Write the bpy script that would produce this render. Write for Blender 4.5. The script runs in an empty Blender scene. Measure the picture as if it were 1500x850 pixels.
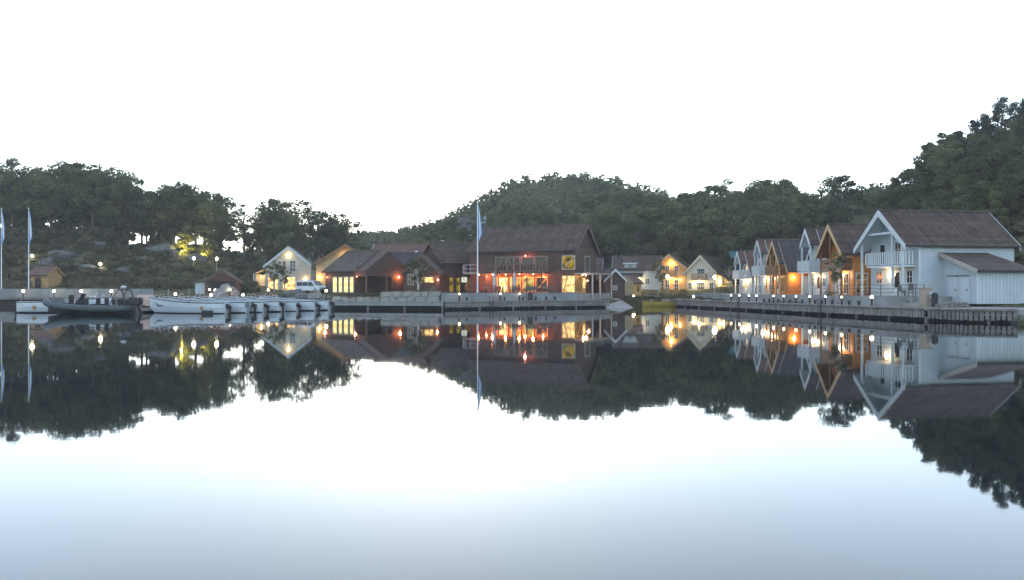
import bpy, math, random
import numpy as np
from mathutils import Vector, Matrix, noise
random.seed(7)
SC = bpy.context.scene
COL = SC.collection
R = math.radians
CAMZ, F = 2.2, 1250.0
HAZE = .00042
def P(px, py, d):
    """the point at distance d that is seen at photo pixel (px, py)"""
    return Vector(((px - 750) / F * d, d, CAMZ + (425 - py) / F * d))
def G(px, d):
    return ((px - 750) / F * d, d)

# ------------------------------------------------------------------ mesh helpers
class MB:
    def __init__(s): s.v = []; s.f = []; s.m = []
    def face(s, pts, mi=0):
        n = len(s.v); s.v += [tuple(p) for p in pts]; s.f.append(tuple(range(n, n + len(pts)))); s.m.append(mi)
    def add(s, vs, fs, mi=0):
        n = len(s.v); s.v += [tuple(p) for p in vs]
        for f in fs: s.f.append(tuple(i + n for i in f)); s.m.append(mi)
        return s
    def box(s, x0, x1, y0, y1, z0, z1, mi=0):
        return s.add([(x0,y0,z0),(x1,y0,z0),(x1,y1,z0),(x0,y1,z0),(x0,y0,z1),(x1,y0,z1),(x1,y1,z1),(x0,y1,z1)],
              [(0,3,2,1),(4,5,6,7),(0,1,5,4),(1,2,6,5),(2,3,7,6),(3,0,4,7)], mi)
    def bar(s, p, q, w, h=None, mi=0):
        p, q = Vector(p), Vector(q); h = h or w
        d = (q - p).normalized()
        up = Vector((0,0,1)) if abs(d.z) < .95 else Vector((0,1,0))
        a = d.cross(up).normalized() * w / 2; b = a.cross(d).normalized() * h / 2
        vs = [c + i * a + j * b for c in (p, q) for i, j in ((-1,-1),(1,-1),(1,1),(-1,1))]
        return s.add(vs, [(0,1,2,3),(7,6,5,4),(0,4,5,1),(1,5,6,2),(2,6,7,3),(3,7,4,0)], mi)
    def tube(s, pts, r, n=7, mi=0, cap=True):
        pts = [Vector(p) for p in pts]; rs = r if isinstance(r, (list, tuple)) else [r] * len(pts)
        rings = []; prev = None
        for i, p in enumerate(pts):
            d = (pts[min(i + 1, len(pts) - 1)] - pts[max(i - 1, 0)]).normalized()
            up = prev if prev is not None else (Vector((0,0,1)) if abs(d.z) < .9 else Vector((1,0,0)))
            a = (up - d * up.dot(d)).normalized(); prev = a; b = d.cross(a)
            rings.append([p + (a * math.cos(2*math.pi*k/n) + b * math.sin(2*math.pi*k/n)) * rs[i] for k in range(n)])
        n0 = len(s.v); s.v += [tuple(q) for rg in rings for q in rg]
        for i in range(len(rings) - 1):
            for k in range(n):
                s.f.append((n0+i*n+k, n0+i*n+(k+1)%n, n0+(i+1)*n+(k+1)%n, n0+(i+1)*n+k)); s.m.append(mi)
        if cap:
            s.f.append(tuple(n0 + k for k in reversed(range(n)))); s.m.append(mi)
            s.f.append(tuple(n0 + (len(rings)-1)*n + k for k in range(n))); s.m.append(mi)
        return s
    def prism(s, poly, y0, y1, mi=0):
        """polygon in x,z extruded along y"""
        n = len(poly); vs = [(x, y0, z) for x, z in poly] + [(x, y1, z) for x, z in poly]
        fs = [tuple(range(n)), tuple(reversed(range(n, 2*n)))] + [((i+1)%n, i, n+i, n+(i+1)%n) for i in range(n)]
        return s.add(vs, fs, mi)
    def slab(s, poly, z0, z1, mi=0):
        """polygon in x,y extruded along z"""
        n = len(poly); vs = [(x, y, z0) for x, y in poly] + [(x, y, z1) for x, y in poly]
        fs = [tuple(reversed(range(n))), tuple(range(n, 2*n))] + [(i, (i+1)%n, n+(i+1)%n, n+i) for i in range(n)]
        return s.add(vs, fs, mi)
    def ball(s, c, rx, ry=None, rz=None, n=10, m=6, mi=0):
        ry = ry or rx; rz = rz or rx; c = Vector(c)
        vs = [c + Vector((0,0,-rz))]
        for j in range(1, m):
            t = -math.pi/2 + math.pi*j/m
            for k in range(n): vs.append(c + Vector((rx*math.cos(t)*math.cos(2*math.pi*k/n), ry*math.cos(t)*math.sin(2*math.pi*k/n), rz*math.sin(t))))
        vs.append(c + Vector((0,0,rz))); fs = []
        for k in range(n): fs.append((0, 1+(k+1)%n, 1+k)); fs.append((len(vs)-1, 1+(m-2)*n+k, 1+(m-2)*n+(k+1)%n))
        for j in range(m-2):
            for k in range(n): fs.append((1+j*n+k, 1+j*n+(k+1)%n, 1+(j+1)*n+(k+1)%n, 1+(j+1)*n+k))
        return s.add(vs, fs, mi)
    def build(s, name, mat, parent=None, smooth=False, bevel=0):
        me = bpy.data.meshes.new(name); me.from_pydata(s.v, [], s.f); me.update()
        for m in (mat if isinstance(mat, (list, tuple)) else [mat]): me.materials.append(m)
        if any(s.m): me.polygons.foreach_set('material_index', s.m)
        if smooth: me.polygons.foreach_set('use_smooth', [True] * len(me.polygons))
        o = bpy.data.objects.new(name, me); COL.objects.link(o)
        if parent: o.parent = parent
        if bevel:
            b = o.modifiers.new('bevel', 'BEVEL'); b.width = bevel; b.segments = 2
        return o
def tag(o, label=None, cat=None, group=None, kind=None):
    for k, v in (('label', label), ('category', cat), ('group', group), ('kind', kind)):
        if v: o[k] = v
    return o
def thing(name, label, cat, loc=(0,0,0), rot=0, group=None):
    o = bpy.data.objects.new(name, None); COL.objects.link(o); o.empty_display_size = .3
    o.location = loc; o.rotation_euler = (0, 0, R(rot))
    return tag(o, label, cat, group)
KIDS = {}
def copy_tree(o, loc, rot, scale=None, label=None, group=None):
    c = o.copy(); COL.objects.link(c); c.location = loc; c.rotation_euler = (0, 0, rot)
    if scale: c.scale = scale
    if label: c['label'] = label
    if group: c['group'] = group
    def kids(a, b):
        if a not in KIDS: KIDS[a] = list(a.children)
        for ch in KIDS[a]:
            d = ch.copy(); COL.objects.link(d); d.parent = b; kids(ch, d)
    kids(o, c)
    return c
ORD = ['first','second','third','fourth','fifth','sixth','seventh','eighth','ninth','tenth','eleventh','twelfth','thirteenth','fourteenth']

# ------------------------------------------------------------------ materials
def nd(nt, t, **kw):
    n = nt.nodes.new(t)
    for k, v in kw.items():
        if k in n.inputs.keys(): n.inputs[k].default_value = v
        else: setattr(n, k, v)
    return n
def mat(name, col, rough=.7, var=.25, scale=1.5, lines=None, bump=0, spec=.3, metal=0, fine=0, stain=0):
    """noise-varied paint or stone; lines=(axis, pitch, depth, darken): board or tile joints"""
    m = bpy.data.materials.new(name); m.use_nodes = True; nt = m.node_tree; L = nt.links.new
    b = nt.nodes['Principled BSDF']; b.inputs['Roughness'].default_value = rough; b.inputs['Metallic'].default_value = metal
    b.inputs['Specular IOR Level'].default_value = spec
    tc = nd(nt, 'ShaderNodeTexCoord'); out = tc.outputs['Object']
    n1 = nd(nt, 'ShaderNodeTexNoise', Scale=scale, Detail=6, Roughness=.65); L(out, n1.inputs['Vector'])
    mr = nd(nt, 'ShaderNodeMapRange'); mr.inputs[1].default_value = .3; mr.inputs[2].default_value = .7
    mr.inputs[3].default_value = 1 - var; mr.inputs[4].default_value = 1 + var; L(n1.outputs[0], mr.inputs[0])
    mx = nd(nt, 'ShaderNodeVectorMath', operation='SCALE'); mx.inputs[0].default_value = col; L(mr.outputs[0], mx.inputs['Scale'])
    cur = mx.outputs[0]; hgt = None
    sx = nd(nt, 'ShaderNodeSeparateXYZ'); L(out, sx.inputs[0])
    def mth(op, a, bb):
        n = nd(nt, 'ShaderNodeMath', operation=op)
        for i, q in enumerate((a, bb)):
            if isinstance(q, (int, float)): n.inputs[i].default_value = q
            else: L(q, n.inputs[i])
        return n.outputs[0]
    for ln in ([] if not lines else lines if isinstance(lines, list) else [lines]):
        ax, pitch, depth, dark = ln
        src = {'x': sx.outputs[0], 'y': sx.outputs[1], 'z': sx.outputs[2]}.get(ax) or mth('ADD', sx.outputs[0], sx.outputs[1])
        q = mth('MULTIPLY', src, 1 / pitch)
        fr = mth('FRACT', q, 0); cell = mth('FLOOR', q, 0)
        saw = fr if ax == 'z' else mth('PINGPONG', fr, .5)
        h = saw if ax == 'z' else mth('MINIMUM', mth('MULTIPLY', saw, 6), 1)
        h = mth('MULTIPLY', h, depth)
        hgt = h if hgt is None else mth('ADD', hgt, h)
        wn = nd(nt, 'ShaderNodeTexWhiteNoise', noise_dimensions='1D'); L(cell, wn.inputs['W'])
        edge = mth('LESS_THAN', fr, .14)
        k = mth('SUBTRACT', mth('ADD', mth('MULTIPLY', wn.outputs[0], var * .8), 1 - var * .4), mth('MULTIPLY', edge, dark))
        v2 = nd(nt, 'ShaderNodeVectorMath', operation='SCALE'); L(cur, v2.inputs[0]); L(k, v2.inputs['Scale']); cur = v2.outputs[0]
    if fine:
        n2 = nd(nt, 'ShaderNodeTexNoise', Scale=fine, Detail=4); L(out, n2.inputs['Vector'])
        hh = mth('MULTIPLY', n2.outputs[0], bump); hgt = hh if hgt is None else mth('ADD', hgt, hh)
    L(cur, b.inputs['Base Color'])
    if hgt is not None:
        bp = nd(nt, 'ShaderNodeBump', Strength=.8, Distance=1.0); L(hgt, bp.inputs['Height']); L(bp.outputs[0], b.inputs['Normal'])
    return m
def emit(name, c1, c2, s, scale=2.0):
    m = bpy.data.materials.new(name); m.use_nodes = True; nt = m.node_tree; L = nt.links.new; nt.nodes.clear()
    o = nd(nt, 'ShaderNodeOutputMaterial'); e = nd(nt, 'ShaderNodeEmission', Strength=s)
    if c1 == c2: e.inputs[0].default_value = (*c1, 1)
    else:
        tc = nd(nt, 'ShaderNodeTexCoord'); n = nd(nt, 'ShaderNodeTexNoise', Scale=scale, Detail=3); L(tc.outputs['Object'], n.inputs['Vector'])
        r = nd(nt, 'ShaderNodeValToRGB'); r.color_ramp.elements[0].position = .38; r.color_ramp.elements[1].position = .6
        r.color_ramp.elements[0].color = (*c1, 1); r.color_ramp.elements[1].color = (*c2, 1)
        L(n.outputs[0], r.inputs[0]); L(r.outputs[0], e.inputs[0])
    L(e.outputs[0], o.inputs[0])
    return m
HB = ('z', .16, .018, .30)      # horizontal boards
VB = ('xy', .16, .012, .22)     # upright boards
TILE = [('z', .25, .04, .42), ('y', .26, .016, .16)]
M = dict(
 white=mat('white_boards', (.41,.475,.515), .55, .07, 1.2, HB), whiteann=mat('white_wide_upright_boards', (.41,.475,.515), .55, .08, 1.2, ('xy', .32, .03, .26)), whitev=mat('white_upright_boards', (.41,.475,.515), .55, .07, 1.2, VB),
 trim=mat('white_trim', (.47,.53,.565), .5, .05), cream=mat('cream_boards', (.52,.49,.40), .6, .10, 1.2, HB),
 ochre=mat('ochre_boards', (.50,.30,.11), .6, .14, 1.2, VB), tan=mat('tan_boards', (.42,.33,.20), .65, .15, 1.2, VB),
 orange=mat('orange_boards', (.50,.19,.045), .6, .15, 1.2, HB), pine=mat('oiled_pine', (.45,.30,.15), .6, .2, 3),
 brownwood=mat('brown_wood', (.20,.105,.05), .65, .25, 3), red=mat('redbrown_boards', (.072,.046,.039), .65, .3, 1.2, HB),
 redshed=mat('red_shed_boards', (.11,.045,.034), .65, .2, 1.2, VB), redv=mat('redbrown_upright_boards', (.068,.045,.039), .65, .3, 1.2, VB), redtrim=mat('redbrown_trim', (.11,.07,.06), .65, .15),
 greytrim=mat('grey_trim', (.36,.33,.29), .6, .15),
 tile=mat('brown_roof_tiles', (.074,.052,.045), .75, .45, 1.2, TILE, .01, fine=14), tilered=mat('red_roof_tiles', (.125,.072,.062), .75, .28, 2.5, TILE, .01, fine=14),
 tiledark=mat('slate_roof_tiles', (.060,.054,.060), .7, .30, 2.5, TILE, .01, fine=14), rooflight=mat('pale_sheet_roof', (.17,.17,.13), .5, .1, 1, ('y', .4, .02, .15)),
 tarp=mat('teal_roof_sheet', (.03,.10,.11), .5, .15), gutter=mat('dark_gutter', (.03,.028,.028), .5, .1),
 concrete=mat('concrete', (.25,.255,.255), .85, .18, .8, ('xy', 2.4, .004, .10), .015, fine=8), concretepale=mat('pale_concrete', (.195,.21,.22), .85, .28, .5, ('xy', 2.4, .004, .12), .012, fine=6),
 plank=mat('grey_planks', (.21,.205,.197), .8, .30, 1.2, None, .01, fine=12), plankdark=mat('weathered_planks', (.17,.16,.155), .85, .35, 1.5, None, .01, fine=12),
 timber=mat('tarred_timber', (.028,.024,.024), .8, .3, 2), deck=mat('deck_boards', (.27,.255,.235), .8, .22, 1, ('xy', .18, .01, .25)),
 rock=mat('grey_rock', (.095,.10,.10), .9, .45, .9, None, .16, fine=2.2), stone=mat('quay_stone', (.21,.205,.19), .9, .35, .8, None, .10, fine=2.0),
 pale_stone=mat('pale_stone', (.20,.20,.19), .9, .35, .9, None, .08, fine=3),
 gel=mat('white_gelcoat', (.46,.53,.58), .25, .04, 1, None, 0, .5), gelin=mat('grey_boat_floor', (.32,.36,.39), .6, .15, 2), navy=mat('navy_paint', (.02,.04,.10), .3, .1), boot=mat('dark_antifouling', (.025,.025,.045), .5, .2),
 black=mat('black_metal', (.018,.018,.02), .45, .1), rubber=mat('dark_hypalon', (.055,.07,.08), .55, .15, 2), rubberblack=mat('black_rubber', (.014,.014,.016), .6, .1),
 steel=mat('brushed_steel', (.55,.57,.6), .3, .05, 1, None, 0, .5, .9), galv=mat('galvanised_steel', (.38,.40,.42), .45, .1, 2, None, 0, .5, .6),
 badge=mat('brown_badge', (.30,.17,.08), .6, .2), polewhite=mat('white_pole', (.72,.75,.78), .35, .04),
 flagblue=mat('blue_flag_cloth', (.16,.30,.52), .8, .1), flagwhite=mat('white_flag_cloth', (.70,.74,.78), .8, .06),
 vanwhite=mat('white_car_paint', (.55,.60,.65), .25, .03, 1, None, 0, .5), yellow=mat('yellow_hull_paint', (.27,.205,.035), .45, .15), box=mat('beige_cabinet', (.30,.25,.20), .7, .15),
 parasol=mat('grey_parasol_cloth', (.40,.43,.46), .85, .1), shedwood=mat('brown_ochre_boards', (.38,.235,.10), .65, .2, 1.2, HB), oldwood=mat('weathered_brown_frame', (.20,.165,.135), .7, .15), chair=mat('chair_wicker', (.10,.095,.09), .7, .2), redpaint=mat('red_chair_paint', (.34,.04,.03), .5, .1), curtain=mat('pale_curtain', (.6,.58,.5), .9, .1),
 bark=mat('tree_bark', (.075,.066,.055), .9, .35, 3, None, .05, fine=9), birchbark=mat('birch_bark', (.38,.37,.35), .8, .35, 4), bin=mat('black_plastic', (.02,.021,.024), .5, .1),
 hullbrown=mat('varnished_hull', (.13,.07,.045), .5, .2), beige=mat('beige_canvas', (.38,.29,.24), .85, .12),
)
EM = 1.0
M['lit'] = emit('lit_window_warm', (.30,.15,.035), (1.0,.66,.26), .30, 1.6)
M['litbright'] = emit('lit_window_bright', (.60,.44,.12), (1.0,.86,.40), .24, 1.3)
M['lityellow'] = emit('lit_window_yellow', (.06,.045,.004), (.80,.58,.05), .075, 1.1)
M['litdim'] = emit('lit_window_dim', (.03,.02,.01), (.40,.22,.07), .08, 1.8)
M['litgreen'] = emit('lit_window_green', (.05,.08,.02), (.85,.62,.16), .14, 1.6)
M['globe'] = emit('lamp_globe', (1,.80,.52), (1,.80,.52), 3)
M['globewhite'] = emit('lamp_globe_white', (1,.84,.60), (1,.84,.60), 4)
M['globered'] = emit('heat_lamp', (1,.30,.16), (1,.30,.16), 1.6)
M['sign'] = emit('lit_sign_face', (.85,.9,.75), (.85,.9,.75), .13)
def glass():
    m = mat('window_glass', (.012,.014,.016), .08, .1); m.node_tree.nodes['Principled BSDF'].inputs['Specular IOR Level'].default_value = .4
    return m
M['glass'] = glass()
def leafmat(name, c1, c2, trans=.25):
    m = bpy.data.materials.new(name); m.use_nodes = True; nt = m.node_tree; L = nt.links.new
    b = nt.nodes['Principled BSDF']; b.inputs['Roughness'].default_value = .75; b.inputs['Specular IOR Level'].default_value = .15
    at = nd(nt, 'ShaderNodeAttribute', attribute_name='tint'); oi = nd(nt, 'ShaderNodeObjectInfo')
    ad = nd(nt, 'ShaderNodeMath', operation='MULTIPLY_ADD'); L(oi.outputs['Random'], ad.inputs[0]); ad.inputs[1].default_value = .5; L(at.outputs['Fac'], ad.inputs[2])
    sb = nd(nt, 'ShaderNodeMath', operation='SUBTRACT'); L(ad.outputs[0], sb.inputs[0]); sb.inputs[1].default_value = .25
    r = nd(nt, 'ShaderNodeValToRGB'); r.color_ramp.elements[0].color = (*c1, 1); r.color_ramp.elements[1].color = (*c2, 1)
    L(sb.outputs[0], r.inputs[0]); L(r.outputs[0], b.inputs['Base Color'])
    t = nd(nt, 'ShaderNodeBsdfTranslucent'); L(r.outputs[0], t.inputs[0]); ms = nd(nt, 'ShaderNodeMixShader'); ms.inputs[0].default_value = trans
    L(b.outputs[0], ms.inputs[1]); L(t.outputs[0], ms.inputs[2]); L(ms.outputs[0], nt.nodes['Material Output'].inputs[0])
    return m
M['leaf'] = leafmat('broad_leaves', (.052,.066,.032), (.180,.190,.086), .36)
M['leafhill'] = leafmat('hill_leaves', (.060,.075,.036), (.180,.192,.090), .36)
M['needle'] = leafmat('pine_needles', (.042,.056,.038), (.085,.100,.066), .25)
M['scrub'] = leafmat('scrub_leaves', (.075,.076,.040), (.155,.145,.082), .4)

# ------------------------------------------------------------------ camera, sky, sun
cam = bpy.data.objects.new('camera', bpy.data.cameras.new('camera')); COL.objects.link(cam); SC.camera = cam
cam.location = (0, 0, CAMZ); cam.rotation_euler = (R(90), 0, 0)
cam.data.sensor_width = 36; cam.data.lens = 36 * F / 1500; cam.data.clip_end = 6000
W = bpy.data.worlds.new('World'); SC.world = W; W.use_nodes = True
nt = W.node_tree; sky = nd(nt, 'ShaderNodeTexSky', sky_type='NISHITA'); sky.sun_disc = False
SUN_EL, SUN_AZ = 7.0, -5.0
sky.sun_elevation = R(SUN_EL); sky.sun_rotation = R(SUN_AZ); sky.dust_density = .22; sky.ozone_density = 3.2; sky.air_density = 1.0
hs = nd(nt, 'ShaderNodeHueSaturation'); hs.inputs['Saturation'].default_value = .55; nt.links.new(sky.outputs[0], hs.inputs['Color'])
ad_ = nd(nt, 'ShaderNodeVectorMath', operation='ADD'); ad_.inputs[1].default_value = (.17,.17,.13); nt.links.new(hs.outputs[0], ad_.inputs[0])
nt.links.new(ad_.outputs[0], nt.nodes['Background'].inputs[0]); nt.nodes['Background'].inputs[1].default_value = .10
ld = bpy.data.lights.new('sun', 'SUN'); ld.energy = .001; ld.angle = R(40); ld.color = (1, .9, .78)
so = bpy.data.objects.new('sun', ld); COL.objects.link(so)
so.rotation_euler = Vector((math.sin(R(SUN_AZ))*math.cos(R(SUN_EL)), math.cos(R(SUN_AZ))*math.cos(R(SUN_EL)), math.sin(R(SUN_EL)))).to_track_quat('Z', 'Y').to_euler()
SC.view_settings.view_transform = 'Standard'; SC.view_settings.look = 'None'; SC.view_settings.gamma = 1; SC.view_settings.exposure = 3.0
SC.render.engine = 'CYCLES'; cy = SC.cycles
cy.use_denoising = True; cy.max_bounces = 6; cy.diffuse_bounces = 3; cy.glossy_bounces = 3; cy.transmission_bounces = 2; cy.transparent_max_bounces = 4
cy.sample_clamp_indirect = 4; cy.caustics_reflective = False; cy.caustics_refractive = False
def lamp_light(loc, power, col=(1,.62,.30), r=.12, parent=None):
    l = bpy.data.lights.new('lamp_light', 'POINT'); l.energy = power * .60; l.color = col; l.shadow_soft_size = r
    o = bpy.data.objects.new('lamp_light', l); COL.objects.link(o); o.location = loc
    if parent: o.parent = parent
    return o

# ------------------------------------------------------------------ terrain
SHORE = [(-1400,122),(0,122),(205,121.6),(222,119),(300,119),(420,116),(478,112),(486,101),(650,98),(893,110),(925,120),(960,117),(990,115),(1060,101),(1150,85),(1198,78),(1287,69),(1370,62),(1430,59),(1488,57),(1494,53),(1650,50),(2900,40)]
TB = {
 -1400:[(118,.8),(150,6),(220,14),(400,26),(900,40)], -300:[(118,.8),(126,1.6),(140,2.5),(165,10),(190,15),(230,19),(300,22),(450,26),(900,36)],
 0:[(118,.8),(124,1.7),(142,2.2),(151,2.5),(166,8),(182,13.6),(210,15),(260,15),(400,15),(900,28)],
 150:[(118,.8),(124,1.7),(145,2.2),(160,5.2),(180,12.6),(200,12.8),(260,11),(400,14),(900,30)],
 260:[(118,.8),(124,1.2),(140,2.2),(160,5.4),(180,10.5),(200,10.5),(260,9),(400,14),(900,32)],
 330:[(118,.8),(124,1.1),(140,1.8),(160,4.4),(180,8),(200,8),(260,8),(400,17),(900,34)],
 420:[(112,.7),(120,1.2),(150,1.8),(175,3.4),(190,6),(230,8),(300,12),(400,19),(900,34)],
 520:[(100,.6),(110,1.1),(120,1.4),(150,1.7),(180,3.5),(230,9),(300,18),(400,26),(900,44)],
 600:[(97,.6),(110,1.3),(120,1.5),(150,1.8),(180,4.5),(230,12),(300,21),(400,27),(900,44)],
 640:[(97,.6),(110,1.3),(150,1.8),(180,5.5),(230,15),(285,23),(400,25),(900,40)],
 700:[(98,.6),(112,1.5),(150,2),(180,7),(230,19.5),(280,29.5),(320,31),(400,25),(900,30)],
 750:[(100,.6),(112,1.5),(150,2),(180,8),(230,23.5),(285,36.5),(330,36.5),(450,24),(900,30)],
 800:[(102,.6),(112,1.5),(150,2),(180,8),(230,25),(290,39.6),(330,39),(450,24),(900,30)],
 900:[(110,.6),(118,1),(150,2),(175,6.5),(230,23),(290,37.5),(330,37.5),(450,24),(900,30)],
 1000:[(115,.6),(120,.9),(150,1.7),(172,6),(225,19),(280,31),(320,32),(450,24),(900,30)],
 1080:[(98,.6),(110,.9),(140,1.7),(165,6),(215,18),(265,29),(310,30),(450,24),(900,30)],
 1200:[(77,.5),(84,.8),(92,1.4),(130,1.8),(150,5),(170,9),(200,18.5),(240,26.5),(300,28),(900,30)],
 1290:[(68,.5),(75,.8),(80,1.4),(118,2),(135,5.5),(160,12),(200,23.5),(240,27),(300,28),(900,30)],
 1340:[(65,.5),(74,.9),(100,2),(112,4),(130,10.5),(150,16.5),(170,20),(240,26),(900,30)],
 1400:[(61,.5),(72,.9),(94,2),(105,6),(120,12),(136,18.2),(160,21.5),(220,27),(900,34)],
 1450:[(58,.5),(68,.9),(86,2),(100,8),(115,14.5),(131,21),(150,25.5),(220,34),(900,40)],
 1500:[(53,.3),(66,.9),(80,2),(95,9),(112,15.5),(130,22.0),(150,27),(220,34),(900,46)],
 1650:[(50,.3),(60,.9),(76,4),(95,13),(125,26),(160,34),(900,50)], 2900:[(40,.5),(60,12),(100,36),(200,44),(900,50)]}
TK = sorted(TB)
def lerp_tab(t, x):
    if x <= t[0][0]: return t[0][1]
    for (a, b), (c, d) in zip(t, t[1:]):
        if x <= c: return b + (d - b) * (x - a) / (c - a)
    return t[-1][1]
def tabz(px, d):
    if px <= TK[0]: return lerp_tab(TB[TK[0]], d)
    for a, b in zip(TK, TK[1:]):
        if px <= b:
            t = (px - a) / (b - a); return lerp_tab(TB[a], d) * (1 - t) + lerp_tab(TB[b], d) * t
    return lerp_tab(TB[TK[-1]], d)
def terr(x, y):
    px = 750 + F * x / y; s = lerp_tab(SHORE, px)
    z = tabz(px, y); k = max(0, min(1, (z - 2.2) / 4))
    k *= max(.25, 1 - max(0, y - 190) / 60)
    z += k * (1.6 * noise.noise((x * .045, y * .045, 1.3)) + .8 * noise.noise((x * .13, y * .13, 5.1)))
    return z
def terr_mesh():
    cols = list(range(-1400, -60, 40)) + list(range(-60, 1660, 9)) + list(range(1660, 2901, 40))
    ts = [i / 95 for i in range(1, 96)]
    vs, fs = [], []
    for px in cols:
        s = lerp_tab(SHORE, px); k = (px - 750) / F
        rows = [(s - 7, -4), (s - .25, -3), (s, tabz(px, s) - .1)] + [(s + 800 * t ** 2.3, None) for t in ts]
        for d, z in rows: vs.append((k * d, d, terr(k * d, d) if z is None else z))
    n = 98
    for i in range(len(cols) - 1):
        for j in range(n - 1): fs.append((i*n+j, (i+1)*n+j, (i+1)*n+j+1, i*n+j+1))
    return vs, fs
m = bpy.data.materials.new('hillside_ground'); m.use_nodes = True; nt = m.node_tree; L = nt.links.new
b = nt.nodes['Principled BSDF']; b.inputs['Roughness'].default_value = .95; b.inputs['Specular IOR Level'].default_value = .1
tc = nd(nt, 'ShaderNodeTexCoord'); n1 = nd(nt, 'ShaderNodeTexNoise', Scale=.09, Detail=8, Roughness=.7); n2 = nd(nt, 'ShaderNodeTexNoise', Scale=.9, Detail=6, Roughness=.7)
L(tc.outputs['Object'], n1.inputs['Vector']); L(tc.outputs['Object'], n2.inputs['Vector'])
r1 = nd(nt, 'ShaderNodeValToRGB'); e = r1.color_ramp.elements
e[0].position = .32; e[0].color = (.045,.052,.025,1); e[1].position = .68; e[1].color = (.20,.19,.17,1)
q = e.new(.47); q.color = (.075,.080,.038,1); q = e.new(.58); q.color = (.11,.10,.06,1)
mm = nd(nt, 'ShaderNodeMath', operation='MULTIPLY_ADD'); L(n2.outputs[0], mm.inputs[0]); mm.inputs[1].default_value = .5
m2 = nd(nt, 'ShaderNodeMath', operation='MULTIPLY_ADD'); L(n1.outputs[0], m2.inputs[0]); m2.inputs[1].default_value = .6; m2.inputs[2].default_value = -.05; L(m2.outputs[0], mm.inputs[2])
L(mm.outputs[0], r1.inputs[0]); L(r1.outputs[0], b.inputs['Base Color'])
bp = nd(nt, 'ShaderNodeBump', Strength=.8, Distance=.6); L(n2.outputs[0], bp.inputs['Height']); L(bp.outputs[0], b.inputs['Normal'])
M['ground'] = m
mb = MB(); mb.add(*terr_mesh()); tag(mb.build('hillside_ground', M['ground'], None, True), kind='structure')
# water: one calm sheet with faint long ripples
m = bpy.data.materials.new('calm_water'); m.use_nodes = True; nt = m.node_tree; L = nt.links.new
b = nt.nodes['Principled BSDF']; b.inputs['Base Color'].default_value = (.008,.013,.016,1); b.inputs['Roughness'].default_value = .025; b.inputs['IOR'].default_value = 1.35
tc = nd(nt, 'ShaderNodeTexCoord'); mp = nd(nt, 'ShaderNodeMapping'); mp.inputs['Scale'].default_value = (1, 1, 1); L(tc.outputs['Object'], mp.inputs[0])
n1 = nd(nt, 'ShaderNodeTexNoise', Scale=2.2, Detail=2, Roughness=.4); L(mp.outputs[0], n1.inputs['Vector'])
bp = nd(nt, 'ShaderNodeBump', Strength=1, Distance=.0004); L(n1.outputs[0], bp.inputs['Height']); L(bp.outputs[0], b.inputs['Normal'])
M['water'] = m
mb = MB(); mb.face([(-2500,-2500,0),(2500,-2500,0),(2500,420,0),(-2500,420,0)]); tag(mb.build('water', M['water']), kind='structure')

# ------------------------------------------------------------------ building kit
FACE = {'front': 0, 'right': 90, 'left': -90, 'back': 180}
def place(o, parent, pos, facing):
    o.parent = parent; o.location = pos; o.rotation_euler = (0, 0, R(FACE[facing] if isinstance(facing, str) else facing)); return o
def window(par, pos, facing, w, h, nx=2, ny=2, frame='trim', pane='glass', fw=.09, brace=None, name='window'):
    """pos = middle of the sill on the wall; the frame stands proud of the wall, its pane just behind"""
    mb = MB(); a = w / 2
    mb.box(-a, a, -.06, .02, 0, fw); mb.box(-a, a, -.06, .02, h - fw, h); mb.box(-a, -a + fw, -.06, .02, fw, h - fw); mb.box(a - fw, a, -.06, .02, fw, h - fw)
    for i in range(1, nx): x = -a + w * i / nx; mb.box(x - .03, x + .03, -.05, .01, fw, h - fw)
    for j in range(1, ny): z = h * j / ny; mb.box(-a + fw, a - fw, -.045, .005, z - .025, z + .025)
    for (x0, z0, x1, z1) in (brace or []): mb.bar((-a + w*x0, -.035, h*z0), (-a + w*x1, -.035, h*z1), .16, .10)
    o = mb.build(name, M[frame]); place(o, par, pos, facing)
    p = MB(); p.face([(-a+fw*.5, -.018, fw*.5), (a-fw*.5, -.018, fw*.5), (a-fw*.5, -.018, h-fw*.5), (-a+fw*.5, -.018, h-fw*.5)]); p.build('pane', M[pane], o)
    return o
def door(par, pos, facing, w, h, col='trim', glazed=None):
    mb = MB(); a = w / 2
    mb.box(-a-.1, -a, -.07, .02, 0, h+.1); mb.box(a, a+.1, -.07, .02, 0, h+.1); mb.box(-a, a, -.07, .02, h, h+.1); mb.box(-a, a, -.035, .02, .01, h)
    o = mb.build('door', M[col]); place(o, par, pos, facing)
    if glazed:
        p = MB(); p.box(-a+.14, a-.14, -.05, -.037, h*.32, h-.15); p.build('pane', M[glazed], o)
    k = MB(); k.box(a-.14, a-.10, -.09, -.036, h*.46, h*.54); k.build('handle', M['black'], o)
    return o
def gable_house(name, label, cat, loc, rot, w, L, eave, apex, wall, roof, trim, of=.4, os=.35, ob=.35, group=None, y0=0, barge=.30):
    """local axes: front gable at y=0 faces -y, the ridge runs along +y"""
    r = thing(name, label, cat, loc, rot, group); h = w / 2; sl = (apex - eave) / h
    mb = MB(); mb.prism([(-h,0),(h,0),(h,eave),(0,apex),(-h,eave)], y0, L); mb.build('wall', M[wall], r)
    add_roof(r, h, y0 - of, L + ob, eave, apex, os, roof, trim, barge)
    return r
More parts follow.
